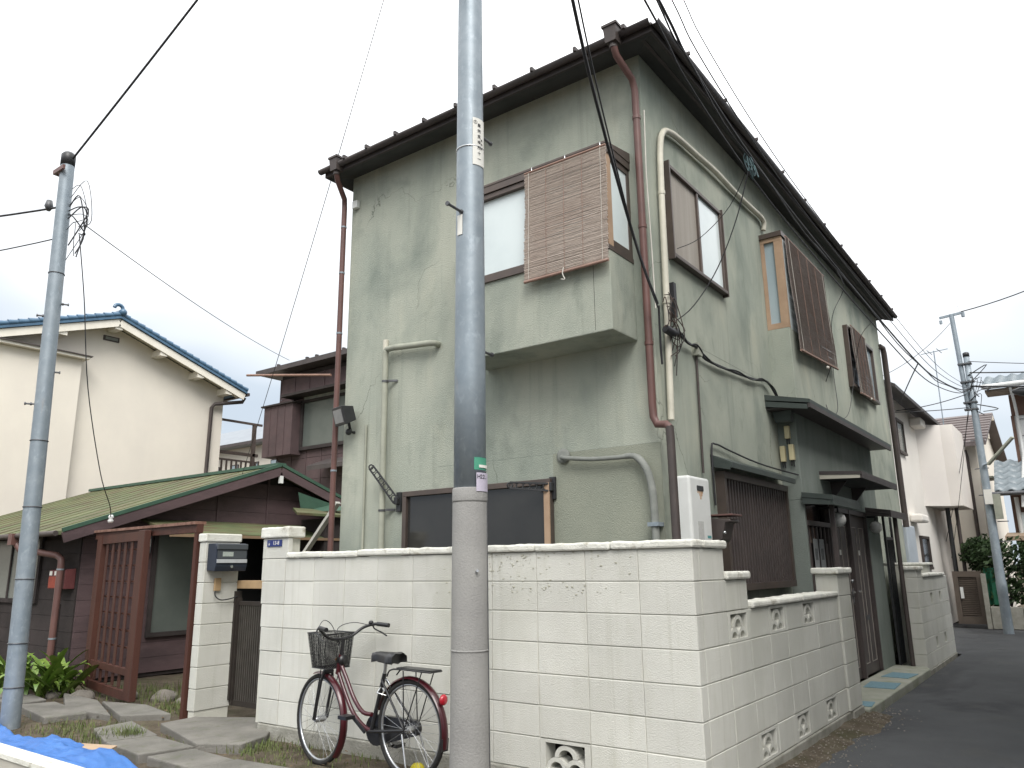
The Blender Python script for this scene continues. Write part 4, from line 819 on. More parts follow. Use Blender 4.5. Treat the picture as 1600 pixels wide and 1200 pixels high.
# handlebar
st=L(.745,0,.56)
def LH(a,b_,c_): return st+fu*a+fv*b_+UPV*c_
MB().tube([headT,st],.013,8).build('stem',BKP,BK)
hb=spline([LH(-.17,-.27,.085),LH(-.06,-.25,.09),LH(.02,-.19,.065),LH(.05,-.10,.005),LH(.045,0,-.01),LH(.05,.10,.005),LH(.02,.19,.065),LH(-.06,.25,.09),LH(-.17,.27,.085)],5)
MB().tube(hb,.0115,8).build('handlebar',BKP,BK)
for s in (-1,1):
    MB().tube([LH(-.07,.255*s,.09),LH(-.19,.275*s,.083)],.0165,10).build('grip',BKP,BK)
    MB().tube(spline([LH(-.03,.245*s,.085),LH(-.03,.255*s,.055),LH(-.10,.27*s,.03),LH(-.16,.28*s,.005)],4),.006,6).build('brake_lever',BKP,BK)
MB().lathe([(.018,0),(.02,.012),(.012,.024)],LH(-.02,-.23,.09),10).build('bell',BKP,BK)
MB().tube(spline([LH(-.03,-.25,.07),LH(.1,-.15,.10),LH(.12,-.02,.06),LH(.05,.0,-.06)],5),.003,5).tube(spline([LH(-.03,.25,.07),LH(.1,.12,.13),LH(.13,.02,.08),LH(.05,.0,-.08)],5),.003,5).build('brake_cable',BKP,BK)
# basket: wire mesh
BB=MB(); x0,x1,w0,w1,zt,zb=.05,.31,.125,.105,.03,-.22
def bp(s,t,h): # s along front/back 0..1, t across -1..1, h 0..1 up
    k=.72+.28*h; return st+fu*(x0+.02*(1-h)+(x1-x0)*(s*k))+fv*(t*(w1+(w0-w1)*h))+UPV*(zb+(zt-zb)*h)
per=[(0,t) for t in [-1+.2*i for i in range(11)]]+[(s,1) for s in [.1*i for i in range(1,11)]]+[(1,t) for t in [1-.2*i for i in range(1,11)]]+[(s,-1) for s in [1-.1*i for i in range(1,10)]]
for h in [.04*i for i in range(25)]: BB.tube([bp(s,t,h) for s,t in per],.0019,4,closed=True)
for s,t in [q for q in per]+[((per[i][0]+per[i-1][0])/2,(per[i][1]+per[i-1][1])/2) for i in range(len(per))]: 
    BB.tube([bp(s,t,0),bp(s,t,1)],.0022,4)
for i in range(9): BB.tube([bp(i/8,-1,0),bp(i/8,1,0)],.0013,4); BB.tube([bp(0,-1+i/4,0),bp(1,-1+i/4,0)],.0013,4)
bk=BB.build('basket',mat('basket_black',(.010,.010,.011),(.013,.013,.014),9,.7,spec=.15),BK); MB().tube([bp(s,t,1) for s,t in per],.005,6,closed=True).build('basket_rim',BKP,bk); MB().tube([bp(s,t,0) for s,t in per],.004,6,closed=True).build('basket_base_rim',BKP,bk)
for s in (-1,1): MB().tube([bp(.5,.8*s,0),LF(0,.065*s,0)],.004,6).build('basket_stay',BKP,BK)
MB().lathe([(.025,0),(.04,.05),(.042,.06)],LH(.06,0,-.16),12,'X').build('lamp',BKP,BK)
MB().ball(headB+bu*.02+UPV*.10,.014,8).build('amber_reflector',mat('amber',(.6,.25,.03),None,9,.3),BK)
# rack
rk=MB()
for s in (-1,1): rk.tube(spline([L(.20,.045*s,.33),L(.12,.06*s,.385),L(-.20,.06*s,.385),L(-.24,.045*s,.385)],4),.0055,6)
rk.tube([L(-.24,-.045,.385),L(-.24,.045,.385)],.0055,6).tube([L(.0,0,.385),L(-.22,0,.385)],.005,6)
for a in (.08,-.02,-.12,-.2): rk.tube([L(a,-.06,.385),L(a,.06,.385)],.0045,6)
rko=rk.build('rear_rack',BKP,BK); MB().hexa([L(.10,-.05,.391),L(.10,.05,.391),L(-.24,.05,.391),L(-.24,-.05,.391),L(.10,-.05,.396),L(.10,.05,.396),L(-.24,.05,.396),L(-.24,-.05,.396)]).build('rack_spring',BKP,rko)
for s in (-1,1): MB().tube([L(0,.065*s,0),L(-.16,.06*s,.38)],.0045,6).tube([L(0,.065*s,0),L(.02,.06*s,.38)],.0045,6).build('rack_stay',BKP,BK)
MB().lathe([(.036,0),(.034,.012),(.02,.024)],L(-.305,0,.215),14,'X').build('tail_reflector',mat('reflector_red',(.5,.01,.03),(.4,.01,.02),20,.2,spec=.6,coat=.5),BK)
# chain case, cranks, pedals, stand
cc=MB(); n=24; pts=[]
for i in range(n): 
    a=2*math.pi*i/n; pts.append((.40+.10*math.cos(a),-.055+.10*math.sin(a)) if math.cos(a)>-.2 else (None,None))
poly=[(.40+.105*math.cos(R(a)),-.055+.105*math.sin(R(a))) for a in range(-100,101,20)]+[(.0+.05*math.cos(R(a)),.0+.05*math.sin(R(a))) for a in range(100,261,20)]
V=[L(a,-.035,c_) for a,c_ in poly]+[L(a,-.06,c_) for a,c_ in poly]; k=len(poly)
cc.add(V,[tuple(range(k)),tuple(range(k,2*k))[::-1]]+[((i+1)%k,i,k+i,k+(i+1)%k) for i in range(k)]); cc.build('chain_case',BKP,BK)
for s,a in ((1,R(35)),(-1,R(215))):
    e_=bb+bv*.07*s+bu*.165*math.cos(a)+UPV*.165*math.sin(a)
    MB().bar(bb+bv*.06*s,e_,.022,.012,bv).build('crank',RIM if s<0 else BKP,BK); c_=e_+bv*.05*s
    MB().bar(c_-bu*.045,c_+bu*.045,.085,.024).build('pedal',BKP,BK)
MB().tube([L(.0,.08,-.02),L(-.06,.10,-.2),L(-.10,.11,-.325),L(-.10,-.11,-.325),L(-.06,-.10,-.2),L(0,-.08,-.02)],.007,6).build('kickstand',STEEL,BK)
MB().tube([L(.28,.03,.25),L(.26,.08,.22),L(.22,.03,.2)],.006,6).tube(ring(L(.26,.0,.26),bu,.04,12),.006,5,closed=True).build('wheel_lock',STEEL,BK)
YB=thing('yellow_cap','yellow rounded plastic cap on the ground under the rear wheel','cap',(-2.0,-.25,0))
MB().lathe([(.05,0),(.052,.03),(.045,.05),(.028,.064),(.006,.07)],(-2.10,-.16,-.005),16).build('dome',mat('yellow_plastic',(.55,.47,.03),(.48,.40,.02),9,.4),YB)
# ---------------------------------------------------------------- gate pillar, letterbox, small gate
GP=thing('gate_pillar','narrow cream block pillar carrying the dark letterbox','pillar',(-5.25,.2,0))
for c in range(8):
    z1=1.69-.2*c; z0=max(z1-.2,.0)
    inst('block',cbox(.115,.39,z1-z0-.006,.004,BLOCKM,.0012,c%4),(-5.255,.215,(z0+z1)/2),GP)
MB().box(-5.30,-5.206,.03,.40,-.1,1.68).build('pillar_core',MORTAR,GP); MB().box(-5.325,-5.185,.005,.425,1.692,1.775).build('pillar_cap',COPING,GP,bevel=.012)
LBX=thing('letterbox','dark navy letterbox with a silver strip on the narrow cream pillar','letterbox',(-5.1,.22,1.4))
NAVY=mat('navy_plastic',(.028,.034,.05),(.024,.03,.043),6,.4); GREYP=mat('grey_plastic',(.075,.085,.092),(.065,.072,.08),5,.45)
MB().prism([(-5.195,1.41),(-5.06,1.40),(-5.045,1.45),(-5.05,1.645),(-5.075,1.675),(-5.195,1.675)],'Y',.04,.40).build('case',NAVY,LBX,bevel=.006)
MB().box(-5.05,-5.030,.045,.395,1.612,1.668).build('lid',GREYP,LBX,bevel=.006)
MB().box(-5.047,-5.040,.055,.385,1.525,1.605).build('name_panel',GREYP,LBX); MB().box(-5.041,-5.037,.11,.23,1.545,1.59).build('name_card',mat('card',(.40,.44,.40),(.3,.34,.31),60,.7),LBX); MB().box(-5.05,-5.032,.05,.39,1.482,1.518).build('silver_strip',mat('silver',(.60,.62,.64),None,8,.3,metal=.3),LBX); MB().tube([(-5.05,.22,1.445),(-5.035,.22,1.445)],.015,10).build('keyhole',STEEL,LBX)
CARD=mat('cardboard',(.40,.275,.15),(.34,.235,.13),12,.8)
LT_=tag(MB().box(-5.19,-5.165,.13,.20,1.21,1.335).build('door_chime',CARD,None,bevel=.004),'small brown chime box under the letterbox with a dangling wire','chime')
tag(MB().tube(spline([(-5.17,.14,1.21),(-5.16,.14,1.16),(-5.15,.2,1.12),(-5.16,.32,1.13),(-5.17,.40,1.15)],5),.006,6).build('chime_wire',BLACKC),'black wire dangling from the chime box on the pillar','wire')
SGT=thing('slatted_gate','narrow dark metal gate with vertical slats between the cream pillars','gate',(-4.75,.42,0))
GATEM=mat('gate_brown',(.052,.043,.037),(.04,.034,.03),5,.5,metal=.3)
MB().box(-5.19,-5.15,.40,.45,.10,1.13).box(-4.24,-4.20,.40,.45,.10,1.13).box(-5.15,-4.24,.41,.44,.10,.15).box(-5.15,-4.24,.41,.44,1.06,1.10).build('gate_frame',GATEM,SGT)
for i in range(26): MB().box(-5.135+i*.0345,-5.122+i*.0345,.415,.435,.15,1.06).build('slat',mat('gate_slat',(.10,.09,.08),(.075,.068,.06),9,.45,metal=.4),SGT)
MB().box(-5.22,-5.17,.38,.455,.15,1.20).build('gate_hinge',GATEM,SGT); MB().box(-5.135,-4.24,.43,.434,1.10,1.19).build('wire_top',BLACKC,SGT) if False else None
TMB=tag(MB().box(-5.19,-4.2,.40,.47,1.225,1.305).build('timber_rail',CARD,None,bevel=.004),'pale tan timber rail laid across the narrow gate','rail'); 
MB().box(-5.15,-4.25,.70,.75,.0,1.2).build('x',BLACKP) if False else None
# ---------------------------------------------------------------- red-brown lattice screen and its lintel
LS=thing('lattice_screen','red-brown timber lattice screen door hung from a lintel by the pillar','lattice',(-7.3,.25,0))
LATM=mat('lattice_redbrown',(.080,.030,.020),(.055,.022,.016),5,.6,.15,50,stretch=(1,1,.15),spec=.3)
A=Vector((-8.22,.44,0)); Bq=Vector((-6.47,.10,0)); dl=(Bq-A).normalized(); nl=Vector((dl.y,-dl.x,0)); LL=(Bq-A).length
def S(t,z,o=0): return A+dl*t+nl*o+UPV*z
for t,wd,nm in ((.09,.19,'stile'),(LL-.11,.22,'stile')): MB().bar(S(t,.06),S(t,1.86),wd,.07,nl).build(nm,LATM,LS,bevel=.006)
for z,h in ((.10,.09),(.34,.07),(1.80,.10)): MB().bar(S(.18,z),S(LL-.22,z),.05,h).build('rail',LATM,LS)
for i in range(5): MB().bar(S(.34+i*.235,.16),S(.34+i*.235,1.75),.085,.012,nl).build('slat',LATM,LS,bevel=.004)
for k in range(7): MB().bar(S(.18,.58+k*.18,-.03),S(LL-.2,.58+k*.18,-.03),.012,.02).build('cross_batten',LATM,LS)
LN=thing('gate_lintel','red-brown timber lintel and thin post beside the narrow pillar','lintel',(-5.4,.0,0))
e1=A+dl*(-.1)+UPV*1.915; e2=Vector((-5.33,.02,1.885)); MB().bar(e1,e2,.12,.03).build('lintel_cap',mat('lintel_worn',(.26,.15,.115),(.14,.07,.05),14,.8),LN); MB().bar(e1-UPV*.055,e2-UPV*.055,.07,.085).build('lintel',LATM,LN); MB().box(-5.385,-5.335,-.005,.05,-.05,1.80).build('post',LATM,LN)
# ---------------------------------------------------------------- brown clapboard house with green tin roof
SH=thing('clapboard_house','low dark brown clapboard house with a rusty green tin roof','house',(-11.5,3.4,0))
CLAP=mat('clapboard_purple_brown',(.105,.070,.073),(.072,.050,.052),3,.75,.25,50,stretch=(1,.3,1),spec=.25,stain=[(9,(1,.3,1),(.13,.09,.092),.5,.75,.5)]); CLAPD=mat('clapboard_dark',(.05,.041,.04),(.034,.029,.028),3,.8,.2,50,spec=.2)
TIN=mat('tin_green_rust',(.12,.135,.062),(.08,.105,.052),1.5,.7,.15,30,spec=.25,stain=[(4,(4,.35,1),(.09,.052,.036),.47,.63,.9),(1.2,(1,1,1),(.15,.148,.08),.5,.7,.5),(14,(5,.4,1),(.11,.06,.045),.6,.75,.7)])
GRNE=mat('tin_green_edge',(.05,.105,.072),(.042,.085,.06),8,.5)
gx=-8.8; ridge=(3.36,3.07); en=(.10,1.93); ef=(6.62,1.93)
MB().prism([(.5,0),(.5,2.02),(3.36,2.99),(6.2,2.02),(6.2,0)],'X',-14.6,gx-.02).build('wall',CLAPD,SH)
def roofslab(p,th,m,nm): # p: four (x,y,z) top points
    v=[Vector(q) for q in p]; return MB().hexa([q-UPV*th for q in v]+v).build(nm,m,SH)
rfn=roofslab([(-14.8,.10,1.93),(-8.5,.10,1.93),(-8.5,3.36,3.07),(-14.8,3.36,3.07)],.05,TIN,'roof_slope'); roofslab([(-14.8,3.361,3.07),(-8.5,3.361,3.07),(-8.5,6.62,1.93),(-14.8,6.62,1.93)],.05,TIN,'roof_slope')
for i in range(15):
    x=-14.6+i*.43; MB().bar((x,.11,1.936),(x,3.34,3.066),.018,.012).build('standing_seam',TIN,rfn)
MB().bar((-14.8,3.36,3.085),(-8.48,3.36,3.085),.16,.05).build('ridge_cap',GRNE,SH)
MB().bar((-8.49,.08,1.935),(-8.49,3.36,3.085),.03,.05).build('verge_trim',GRNE,SH); MB().bar((-8.49,3.36,3.085),(-8.49,4.75,2.60),.03,.05).build('verge_trim',GRNE,SH)
MB().bar((-8.50,.10,1.84),(-8.50,3.36,2.975),.035,.13).build('barge_board',CLAP,SH); MB().bar((-8.50,3.36,2.975),(-8.50,4.75,2.49),.035,.13).build('barge_board',CLAP,SH)
MB().box(-8.52,-8.47,3.33,3.39,2.78,2.90).build('gable_bracket',WHITEP,SH)
zb=[.05,.25,.45,.65,.85,1.05,1.25,1.45,1.65,1.85,2.08,2.31,2.54,2.78]
for i in range(len(zb)-1):
    z0,z1=zb[i],zb[i+1]
    lim=lambda z:(max(.5,3.36-(2.98-z)/.348),min(6.2,3.36+(2.98-z)/.348)) if z>2 else (.5,6.2)
    a,b_=lim(z0),lim(z1)
    MB().prism([(a[0],z0+.004),(a[1],z0+.004),(b_[1],z1),(b_[0],z1)],'X',gx-.02,gx+.004).build('clapboard',CLAP,SH)
    if z1<2.0: MB().prism([(-14.6,z0+.004),(gx-.02,z0+.004),(gx-.02,z1),(-14.6,z1)],'Y',.48,.4995).build('clapboard',CLAPD,SH)
for y in (2.45,3.35): MB().box(gx+.004,gx+.02,y-.02,y+.02,2.0,2.98-abs(3.36-y)*.35).build('batten',CLAP,SH)
for x in (-9.2,-10.6,-12): MB().box(x-.02,x+.02,.462,.4795,.05,1.0).build('batten',CLAPD,SH)
# window on the gable side and the front
f=MB().box(gx+.004,gx+.05,1.46,2.16,.52,.58).box(gx+.004,gx+.05,1.46,2.16,1.93,1.97).box(gx+.004,gx+.048,1.46,1.52,.58,1.93).box(gx+.004,gx+.048,2.10,2.16,.58,1.93).build('window',CLAPD,SH); MB().box(gx+.005,gx+.02,1.52,2.10,.58,1.93).build('pane',GREYG,f)
MB().box(gx+.021,gx+.024,1.54,1.555,.6,1.9).build('pane_edge',STEEL,f) if False else None
f=MB().box(-11.9,-9.88,.44,.479,1.0,1.06).box(-11.9,-9.88,.44,.479,1.88,1.93).box(-9.95,-9.88,.442,.479,1.06,1.88).box(-10.85,-10.80,.442,.479,1.06,1.88).build('window',CLAPD,SH); MB().box(-11.9,-10.85,.455,.478,1.06,1.88).build('pane',GREYG,f); MB().box(-10.80,-9.95,.455,.478,1.06,1.88).build('pane',GREYG,f)
MB().tube([(-14.8,.03,1.905),(-8.55,.03,1.895)],.035,8).build('gutter',PIPE_B,SH)
MB().box(-9.80,-9.68,-.03,.09,1.78,1.93).build('rain_hopper',PIPE_R,SH); MB().tube([(-9.72,.05,1.80),(-9.66,.08,1.72),(-8.98,.27,1.63),(-8.90,.29,1.58),(-8.89,.29,1.5),(-8.89,.29,.12)],.042,10).build('downpipe',PIPE_R,SH)
MB().tube([(-8.89,.29,1.44),(-8.89,.29,1.46)],.047,10).tube([(-8.89,.29,.58),(-8.89,.29,.60)],.047,10).build('pipe_clamp',GALV,SH)
# lean-to porch roofs on the gable side
roofslab([(-8.0,1.25,1.93),(-8.0,4.55,1.90),(-8.79,4.55,2.14),(-8.79,1.25,2.14)],.03,TIN,'lean_to_roof'); MB().box(-8.02,-7.985,1.25,4.55,1.865,1.905).build('lean_to_fascia',mat('bare_timber',(.24,.165,.10),(.18,.12,.075),8,.8,stretch=(1,.2,1)),SH)
MB().box(gx+.006,gx+.03,2.4,4.5,.05,1.90).build('dark_doorway',mat('dark_opening',(.012,.012,.012),None,4,.7),SH)
MB().box(-8.3,-8.27,3.0,4.4,.0,1.88).build('dark_screen',CLAPD,SH)
MB().add([(-8.46,3.69,2.66),(-8.46,4.44,2.50),(-7.9,4.5,2.38),(-8.46,3.77,2.34)],[(3,2,1,0)]).build('valley_tin',GRNE,SH)
roofslab([(-7.9,3.25,2.28),(-7.9,6.4,2.28),(-8.46,6.4,2.40),(-8.46,3.6,2.40)],.04,TIN,'lean_to_roof'); MB().box(-8.6,-8.0,3.9,6.3,.0,2.22).build('lean_to_wall',CLAPD,SH)
EM=thing('electric_meter','small grey electric meter beside the gable window of the clapboard house','meter',(gx,1.33,1.7)); MB().box(gx+.004,gx+.08,1.27,1.40,1.66,1.90).build('case',GREYP,EM,bevel=.01); MB().box(gx+.08,gx+.085,1.29,1.38,1.75,1.86).build('dial',PAPER,EM)
RB=thing('red_letterbox','faded red metal letterbox on the clapboard wall by the downpipe','letterbox',(-9.3,.42,1.2)); REDM=mat('faded_red',(.16,.05,.05),(.11,.035,.035),9,.6)
MB().prism([(.345,1.20),(.479,1.20),(.479,1.46),(.345,1.44)],'X',-9.32,-8.86).build('case',REDM,RB,bevel=.006); MB().box(-9.30,-9.08,.337,.3445,1.215,1.36).build('red_panel',mat('red_panel',(.30,.06,.035),(.22,.045,.03),20,.6),RB)
for x in (-9.26,-9.12): MB().box(x-.035,x+.035,.338,.3445,1.375,1.43).build('white_sticker',PAPER,RB)
IN=tag(MB().lathe([(.03,0),(.035,.03),(.02,.05),(.035,.07),(.02,.10)],(-8.06,.46,2.02),10).build('wire_insulator',WHITEP),'white porcelain insulator at the end of the drop wire above the roof','insulator')
# white props leaning between the houses
WPR=mat('weathered_white_wood',(.52,.51,.46),(.42,.41,.37),9,.8)
tag(MB().bar((-6.75,2.5,1.62),(-6.1,2.5,2.28),.075,.04).build('timber_prop',WPR),'pale timber prop leaning behind the gate pillar','prop'); 
# ---------------------------------------------------------------- dark two-storey house behind
DH=thing('boarded_house','dark purple-brown two-storey boarded house rising behind the green tin roof','house',(-11.5,9,0))
PLM=mat('siding_plum',(.098,.068,.069),(.07,.05,.051),2,.7,.1,40,spec=.25,stain=[(5,(1,1,1),(.11,.07,.07),.5,.75,.5)])
dy=7.35; dx0=-13.95; dx1=-8.0
MB().box(dx0,dx1,dy,11,0,6.2).build('wall',CLAPD,DH)
nx=9; cw=(-9.0-dx0)/nx
for i in range(nx):
    for j in range(10):
        z0=.9+j*.52; z1=z0+.51
        if z1>6.1: continue
        x0=dx0+i*cw; x1=x0+cw-.02
        if 4.2<z0+.3<5.5 and i>=2 and False: continue
        MB().box(x0,x1,dy-.02,dy-.001,z0,z1).build('siding_panel',PLM,DH)
for i in range(nx+1): MB().box(dx0+i*cw-.025,dx0+i*cw+.005,dy-.035,dy-.0205,.9,6.1).build('siding_batten',PLM,DH)
MB().prism([(6.95,6.33),(6.95,6.24),(11.4,6.24),(11.4,6.33),(9.1,7.0)],'X',-14.5,-7.8).build('roof',BLACKR,DH); MB().box(-14.5,-7.8,6.93,6.95,6.22,6.34).build('fascia',BLACKR,DH)
for x in (-13.7,-12.6,-12.25,-11.3,-10.9): MB().box(x-.03,x+.03,6.98,7.05,6.34,6.41).build('snow_guard',BLACKR,DH)
f=MB().box(-13.05,-10.9,dy-.10,dy-.021,4.20,4.28).box(-13.05,-10.9,dy-.10,dy-.021,5.36,5.42).box(-13.05,-12.97,dy-.10,dy-.021,4.28,5.36).box(-11.75,-11.70,dy-.08,dy-.021,4.28,5.36).build('window',CLAPD,DH)
MB().box(-12.97,-11.75,dy-.05,dy-.021,4.28,5.36).build('pane',GREYG,f); MB().box(-11.70,-10.9,dy-.06,dy-.021,4.28,5.36).build('pane',GREYG,f)
MB().box(-13.4,-10.5,dy-.45,dy-.021,5.50,5.56).build('window_hood',CLAPD,DH); MB().box(-12.95,-10.9,dy-.09,dy-.021,5.43,5.64).build('transom_panel',DUCTD,DH)
sb=MB().box(-14.15,-13.05,dy-.34,dy-.021,4.10,5.35).build('shutter_box',PLM,DH); MB().box(-14.22,-13.0,dy-.40,dy-.021,5.351,5.39).build('shutter_box_lid',CLAPD,sb)
for x in (-13.9,-13.62,-13.34): MB().box(x-.012,x+.012,dy-.352,dy-.3405,4.12,5.33).build('shutter_batten',PLM,sb)
MB().prism([(6.75,3.70),(7.33,3.92),(7.33,3.82),(6.75,3.60)],'X',-12.1,-10).build('lower_canopy',BLACKR,DH)
tag(MB().tube([(-14.6,6.75,6.22),(-11.4,6.75,5.72)],.03,8).build('bamboo_pole',mat('bamboo',(.27,.16,.12),(.2,.12,.09),9,.6)),'long brown bamboo laundry pole under the dark house eave','pole')
tag(MB().bar((-9.6,4.6,2.35),(-8.2,5.6,2.75),.05,.04).build('handrail',WPR),'short pale rail slanting in front of the dark boarded house','rail')
# ---------------------------------------------------------------- cream house with blue tiles
CH=thing('cream_house','cream rendered house with a blue tiled gable roof at the left','house',(-19,4,0))
CRM=mat('cream_render',(.75,.70,.61),(.71,.66,.58),1.2,.9,.25,90,spec=.12,stain=[(.8,(1,1,.3),(.65,.61,.54),.5,.75,.5)]); CRB=mat('cream_trim',(.78,.74,.65),(.72,.68,.59),5,.7)
hx=-16.45; py,pz=4.13,7.42; sl=.345
yF=7.33; yN=1.2
MB().prism([(yN,0),(yN,pz-.15-(py-yN)*sl),(py,pz-.15),(yF,pz-.15-(yF-py)*sl),(yF,0)],'X',-24,hx).build('wall',CRM,CH)
# nearer projecting bay of the same house
MB().box(-24,hx+.25,-3.2,3.46,0,6.2).build('wing_wall',CRM,CH); MB().box(-24,hx+.42,-3.4,3.56,6.205,6.26).build('wing_flashing',CRB,CH); MB().box(-24,hx+.46,-3.4,3.60,6.261,6.285).build('wing_cap',PIPE_B,CH)
BT=mat('blue_tile',(.075,.15,.235),(.06,.12,.19),6,.28,spec=.5,stain=[(9,(1,1,1),(.12,.24,.36),.55,.75,.5)])
def slope(ya,za,yb,zb_,nm):
    v=[(-24,ya,za),(hx+.5,ya,za),(hx+.5,yb,zb_),(-24,yb,zb_)]; return MB().hexa([(x,y,z-.08) for x,y,z in v]+v)
eF=(7.72,pz-(7.72-py)*sl); eN=(-.6,pz-(py+.6)*sl)
slope(py,pz,eF[0],eF[1],'').build('roof_slope',BT,CH); slope(eN[0],eN[1],py-.001,pz,'').build('roof_slope',BT,CH)
def rowtiles(a,b_,n):
    a=Vector(a);b_=Vector(b_); me=None
    for i in range(n):
        p=a+(b_-a)*((i+.5)/n); d=(b_-a)/n
        t=MB(); t.tube([p-d*.55+UPV*.0,p+d*.55+UPV*.015],[.055,.07],8); t.build('tile',BT,CH)
rowtiles((hx+.46,py,pz+.02),(hx+.46,eF[0],eF[1]+.02),19); rowtiles((hx+.46,py,pz+.02),(hx+.46,eN[0]+1.2,eN[1]+1.2*sl+.02),18)
MB().tube([(-24,py,pz+.05),(hx+.5,py,pz+.05)],.09,10).build('ridge_tiles',BT,CH)
MB().tube([(hx+.42+.0*math.cos(a),py-.06+.10*math.cos(a),pz+.17+.09*math.sin(a)) for a in [R(-60+i*30) for i in range(9)]],.045,8).ball((hx+.5,py+.02,pz+.07),.09,10).build('ridge_end_ornament',BT,CH)
def barge(a,b_): return MB().bar(a,b_,.04,.17).build('barge_board',CRB,CH)
barge((hx+.44,py,pz-.19),(hx+.44,eF[0]-.05,eF[1]-.17)); barge((hx+.44,py-.01,pz-.19),(hx+.44,eN[0],eN[1]-.19))
for a_,b_ in (((py,pz),(eF[0],eF[1])),((eN[0],eN[1]),(py,pz))):
    MB().hexa([(hx-.02,a_[0],a_[1]-.12),(hx+.42,a_[0],a_[1]-.12),(hx+.42,b_[0],b_[1]-.12),(hx-.02,b_[0],b_[1]-.12)]+[(hx-.02,a_[0],a_[1]-.085),(hx+.42,a_[0],a_[1]-.085),(hx+.42,b_[0],b_[1]-.085),(hx-.02,b_[0],b_[1]-.085)]).build('verge_soffit',CRB,CH)
for y in (1.6,2.9,4.13,5.3,6.35,7.2): 
    z=pz-abs(y-py)*sl-.26; MB().box(hx+.0,hx+.43,y-.09,y+.09,z-.09,z+.07).build('purlin_end',CRB,CH)
v_=MB().box(hx,hx+.03,3.98,4.36,6.86,6.98).build('gable_vent',PIPE_B,CH); MB().box(hx+.03,hx+.04,4.02,4.32,6.885,6.955).build('vent_grille',DUCTD,v_)
MB().tube([(hx+.35,7.75,6.02),(hx+.3,7.72,5.90),(hx+.12,7.0,5.75),(hx+.07,6.95,5.65),(hx+.07,6.92,2.0)],.05,8).build('downpipe',PIPE_B,CH); MB().bar((-24,7.76,6.09),(hx+.5,7.76,6.09),.08,.08).build('gutter',PIPE_B,CH)
# balcony frame behind the cream house
BAL=thing('balcony_frame','rusty steel laundry balcony rail beside the cream house','balcony',(-17,8,3)); RUSTY=mat('rusty_steel',(.085,.065,.055),(.06,.045,.04),12,.7)
MB().bar((-17,7.05,5.52),(-17,9.0,5.52),.06,.06).build('clothes_rail',RUSTY,BAL); MB().bar((-17,8.75,3.2),(-17,8.75,5.5),.09,.09).build('post',RUSTY,BAL); MB().bar((-17,7.05,4.62),(-17,8.9,4.62),.09,.08).build('handrail',RUSTY,BAL); MB().bar((-17,7.05,4.42),(-17,8.9,4.42),.04,.05).build('rail',RUSTY,BAL)
for i in range(12):
    t=i/11; MB().box(-17.02,-16.98,7.15+t*1.7-.02,7.15+t*1.7+.02,3.3,4.4).build('baluster',RUSTY,BAL)
GH=thing('grey_roof_house','far house with a pale grey-blue roof seen between the cream and dark houses','house',(-31,19,0))
GRF=mat('roof_grey_blue',(.22,.245,.27),(.18,.20,.225),2,.45,spec=.4)
MB().box(-38,-24.5,16.6,25,0,6.95).build('wall',CRM,GH); MB().prism([(16,6.95),(16,7.05),(20.5,9.0),(25,7.05),(25,6.95)],'X',-38,-24).build('roof',GRF,GH); MB().box(-38,-24,15.93,15.999,6.92,7.06).build('gutter',PIPE_B,GH)
for x in (-31,-29.5,-28,-26.5): 
    f=MB().box(x-.3,x+.3,16.55,16.599,5.2,6.2).build('window',PIPE_B,GH); MB().box(x-.25,x+.25,16.54,16.549,5.25,6.15).build('pane',FROSTB,f)
# ---------------------------------------------------------------- right: white house with oriel
WHS=thing('white_house','pale pink-white house with a hanging oriel past the green house','house',(-3,15,0))
PINK=mat('render_pinkwhite',(.79,.755,.70),(.75,.715,.66),1.2,.9,.1,60,spec=.12); PINK2=mat('oriel_render',(.72,.68,.63),(.68,.64,.60),1.2,.9,.1,60,spec=.12)
wx=-.9
MB().box(-6,wx,11.0,18.8,0,4.72).build('wall',PINK,WHS)
MB().add([(-.5,10.8,4.62),(-.5,19.2,4.62),(-3.2,19.2,6.15),(-3.2,10.8,6.15),(-.5,10.8,4.55),(-.5,19.2,4.55),(-3.2,19.2,6.05),(-3.2,10.8,6.05)],[(0,1,2,3),(7,6,5,4),(4,5,1,0),(0,3,7,4),(1,5,6,2),(2,6,7,3)]).build('roof',mat('slate_roof',(.075,.068,.066),(.06,.055,.054),4,.55),WHS)
for y in (11.6,12.8,13.9,15.2,16.6): MB().box(-.9,-.82,y-.04,y+.04,4.83,4.90).build('snow_guard',BLACKR,WHS)
frame_x(12.62,13.38,3.58,4.30,wx,.05,.05,PIPE_B,'window',WHS,[GREYG])
frame_x(13.75,14.75,1.25,1.95,wx,.06,.05,PIPE_B,'window',WHS,[DARKG])
MB().prism([(wx,15.1),(-.45,15.55),(-.2,15.6),(-.2,17.4),(wx,17.4)],'Z',2.64,4.5).build('oriel',PINK2,WHS)
MB().box(wx,-.66,14.4,15.0,4.36,4.55).build('vent_hood',PINK,WHS,bevel=.03); MB().box(wx,-.66,12.95,13.7,2.20,2.36).build('vent_hood',PINK,WHS,bevel=.04)
MB().tube([(-.62,16.3,2.64),(-.62,16.3,.2)],.05,8).build('waste_pipe',BLACKP,WHS); MB().tube([(-.45,16.4,2.64),(-.45,16.4,2.2),(-.45,16.4,.2)],.04,8).build('waste_pipe',PIPE_B,WHS)
MB().box(-.88,-.60,10.7,11.5,.9,2.05).build('heater_case',mat('case_pale_blue',(.50,.55,.60),(.45,.5,.54),3,.5),WHS,bevel=.02); 
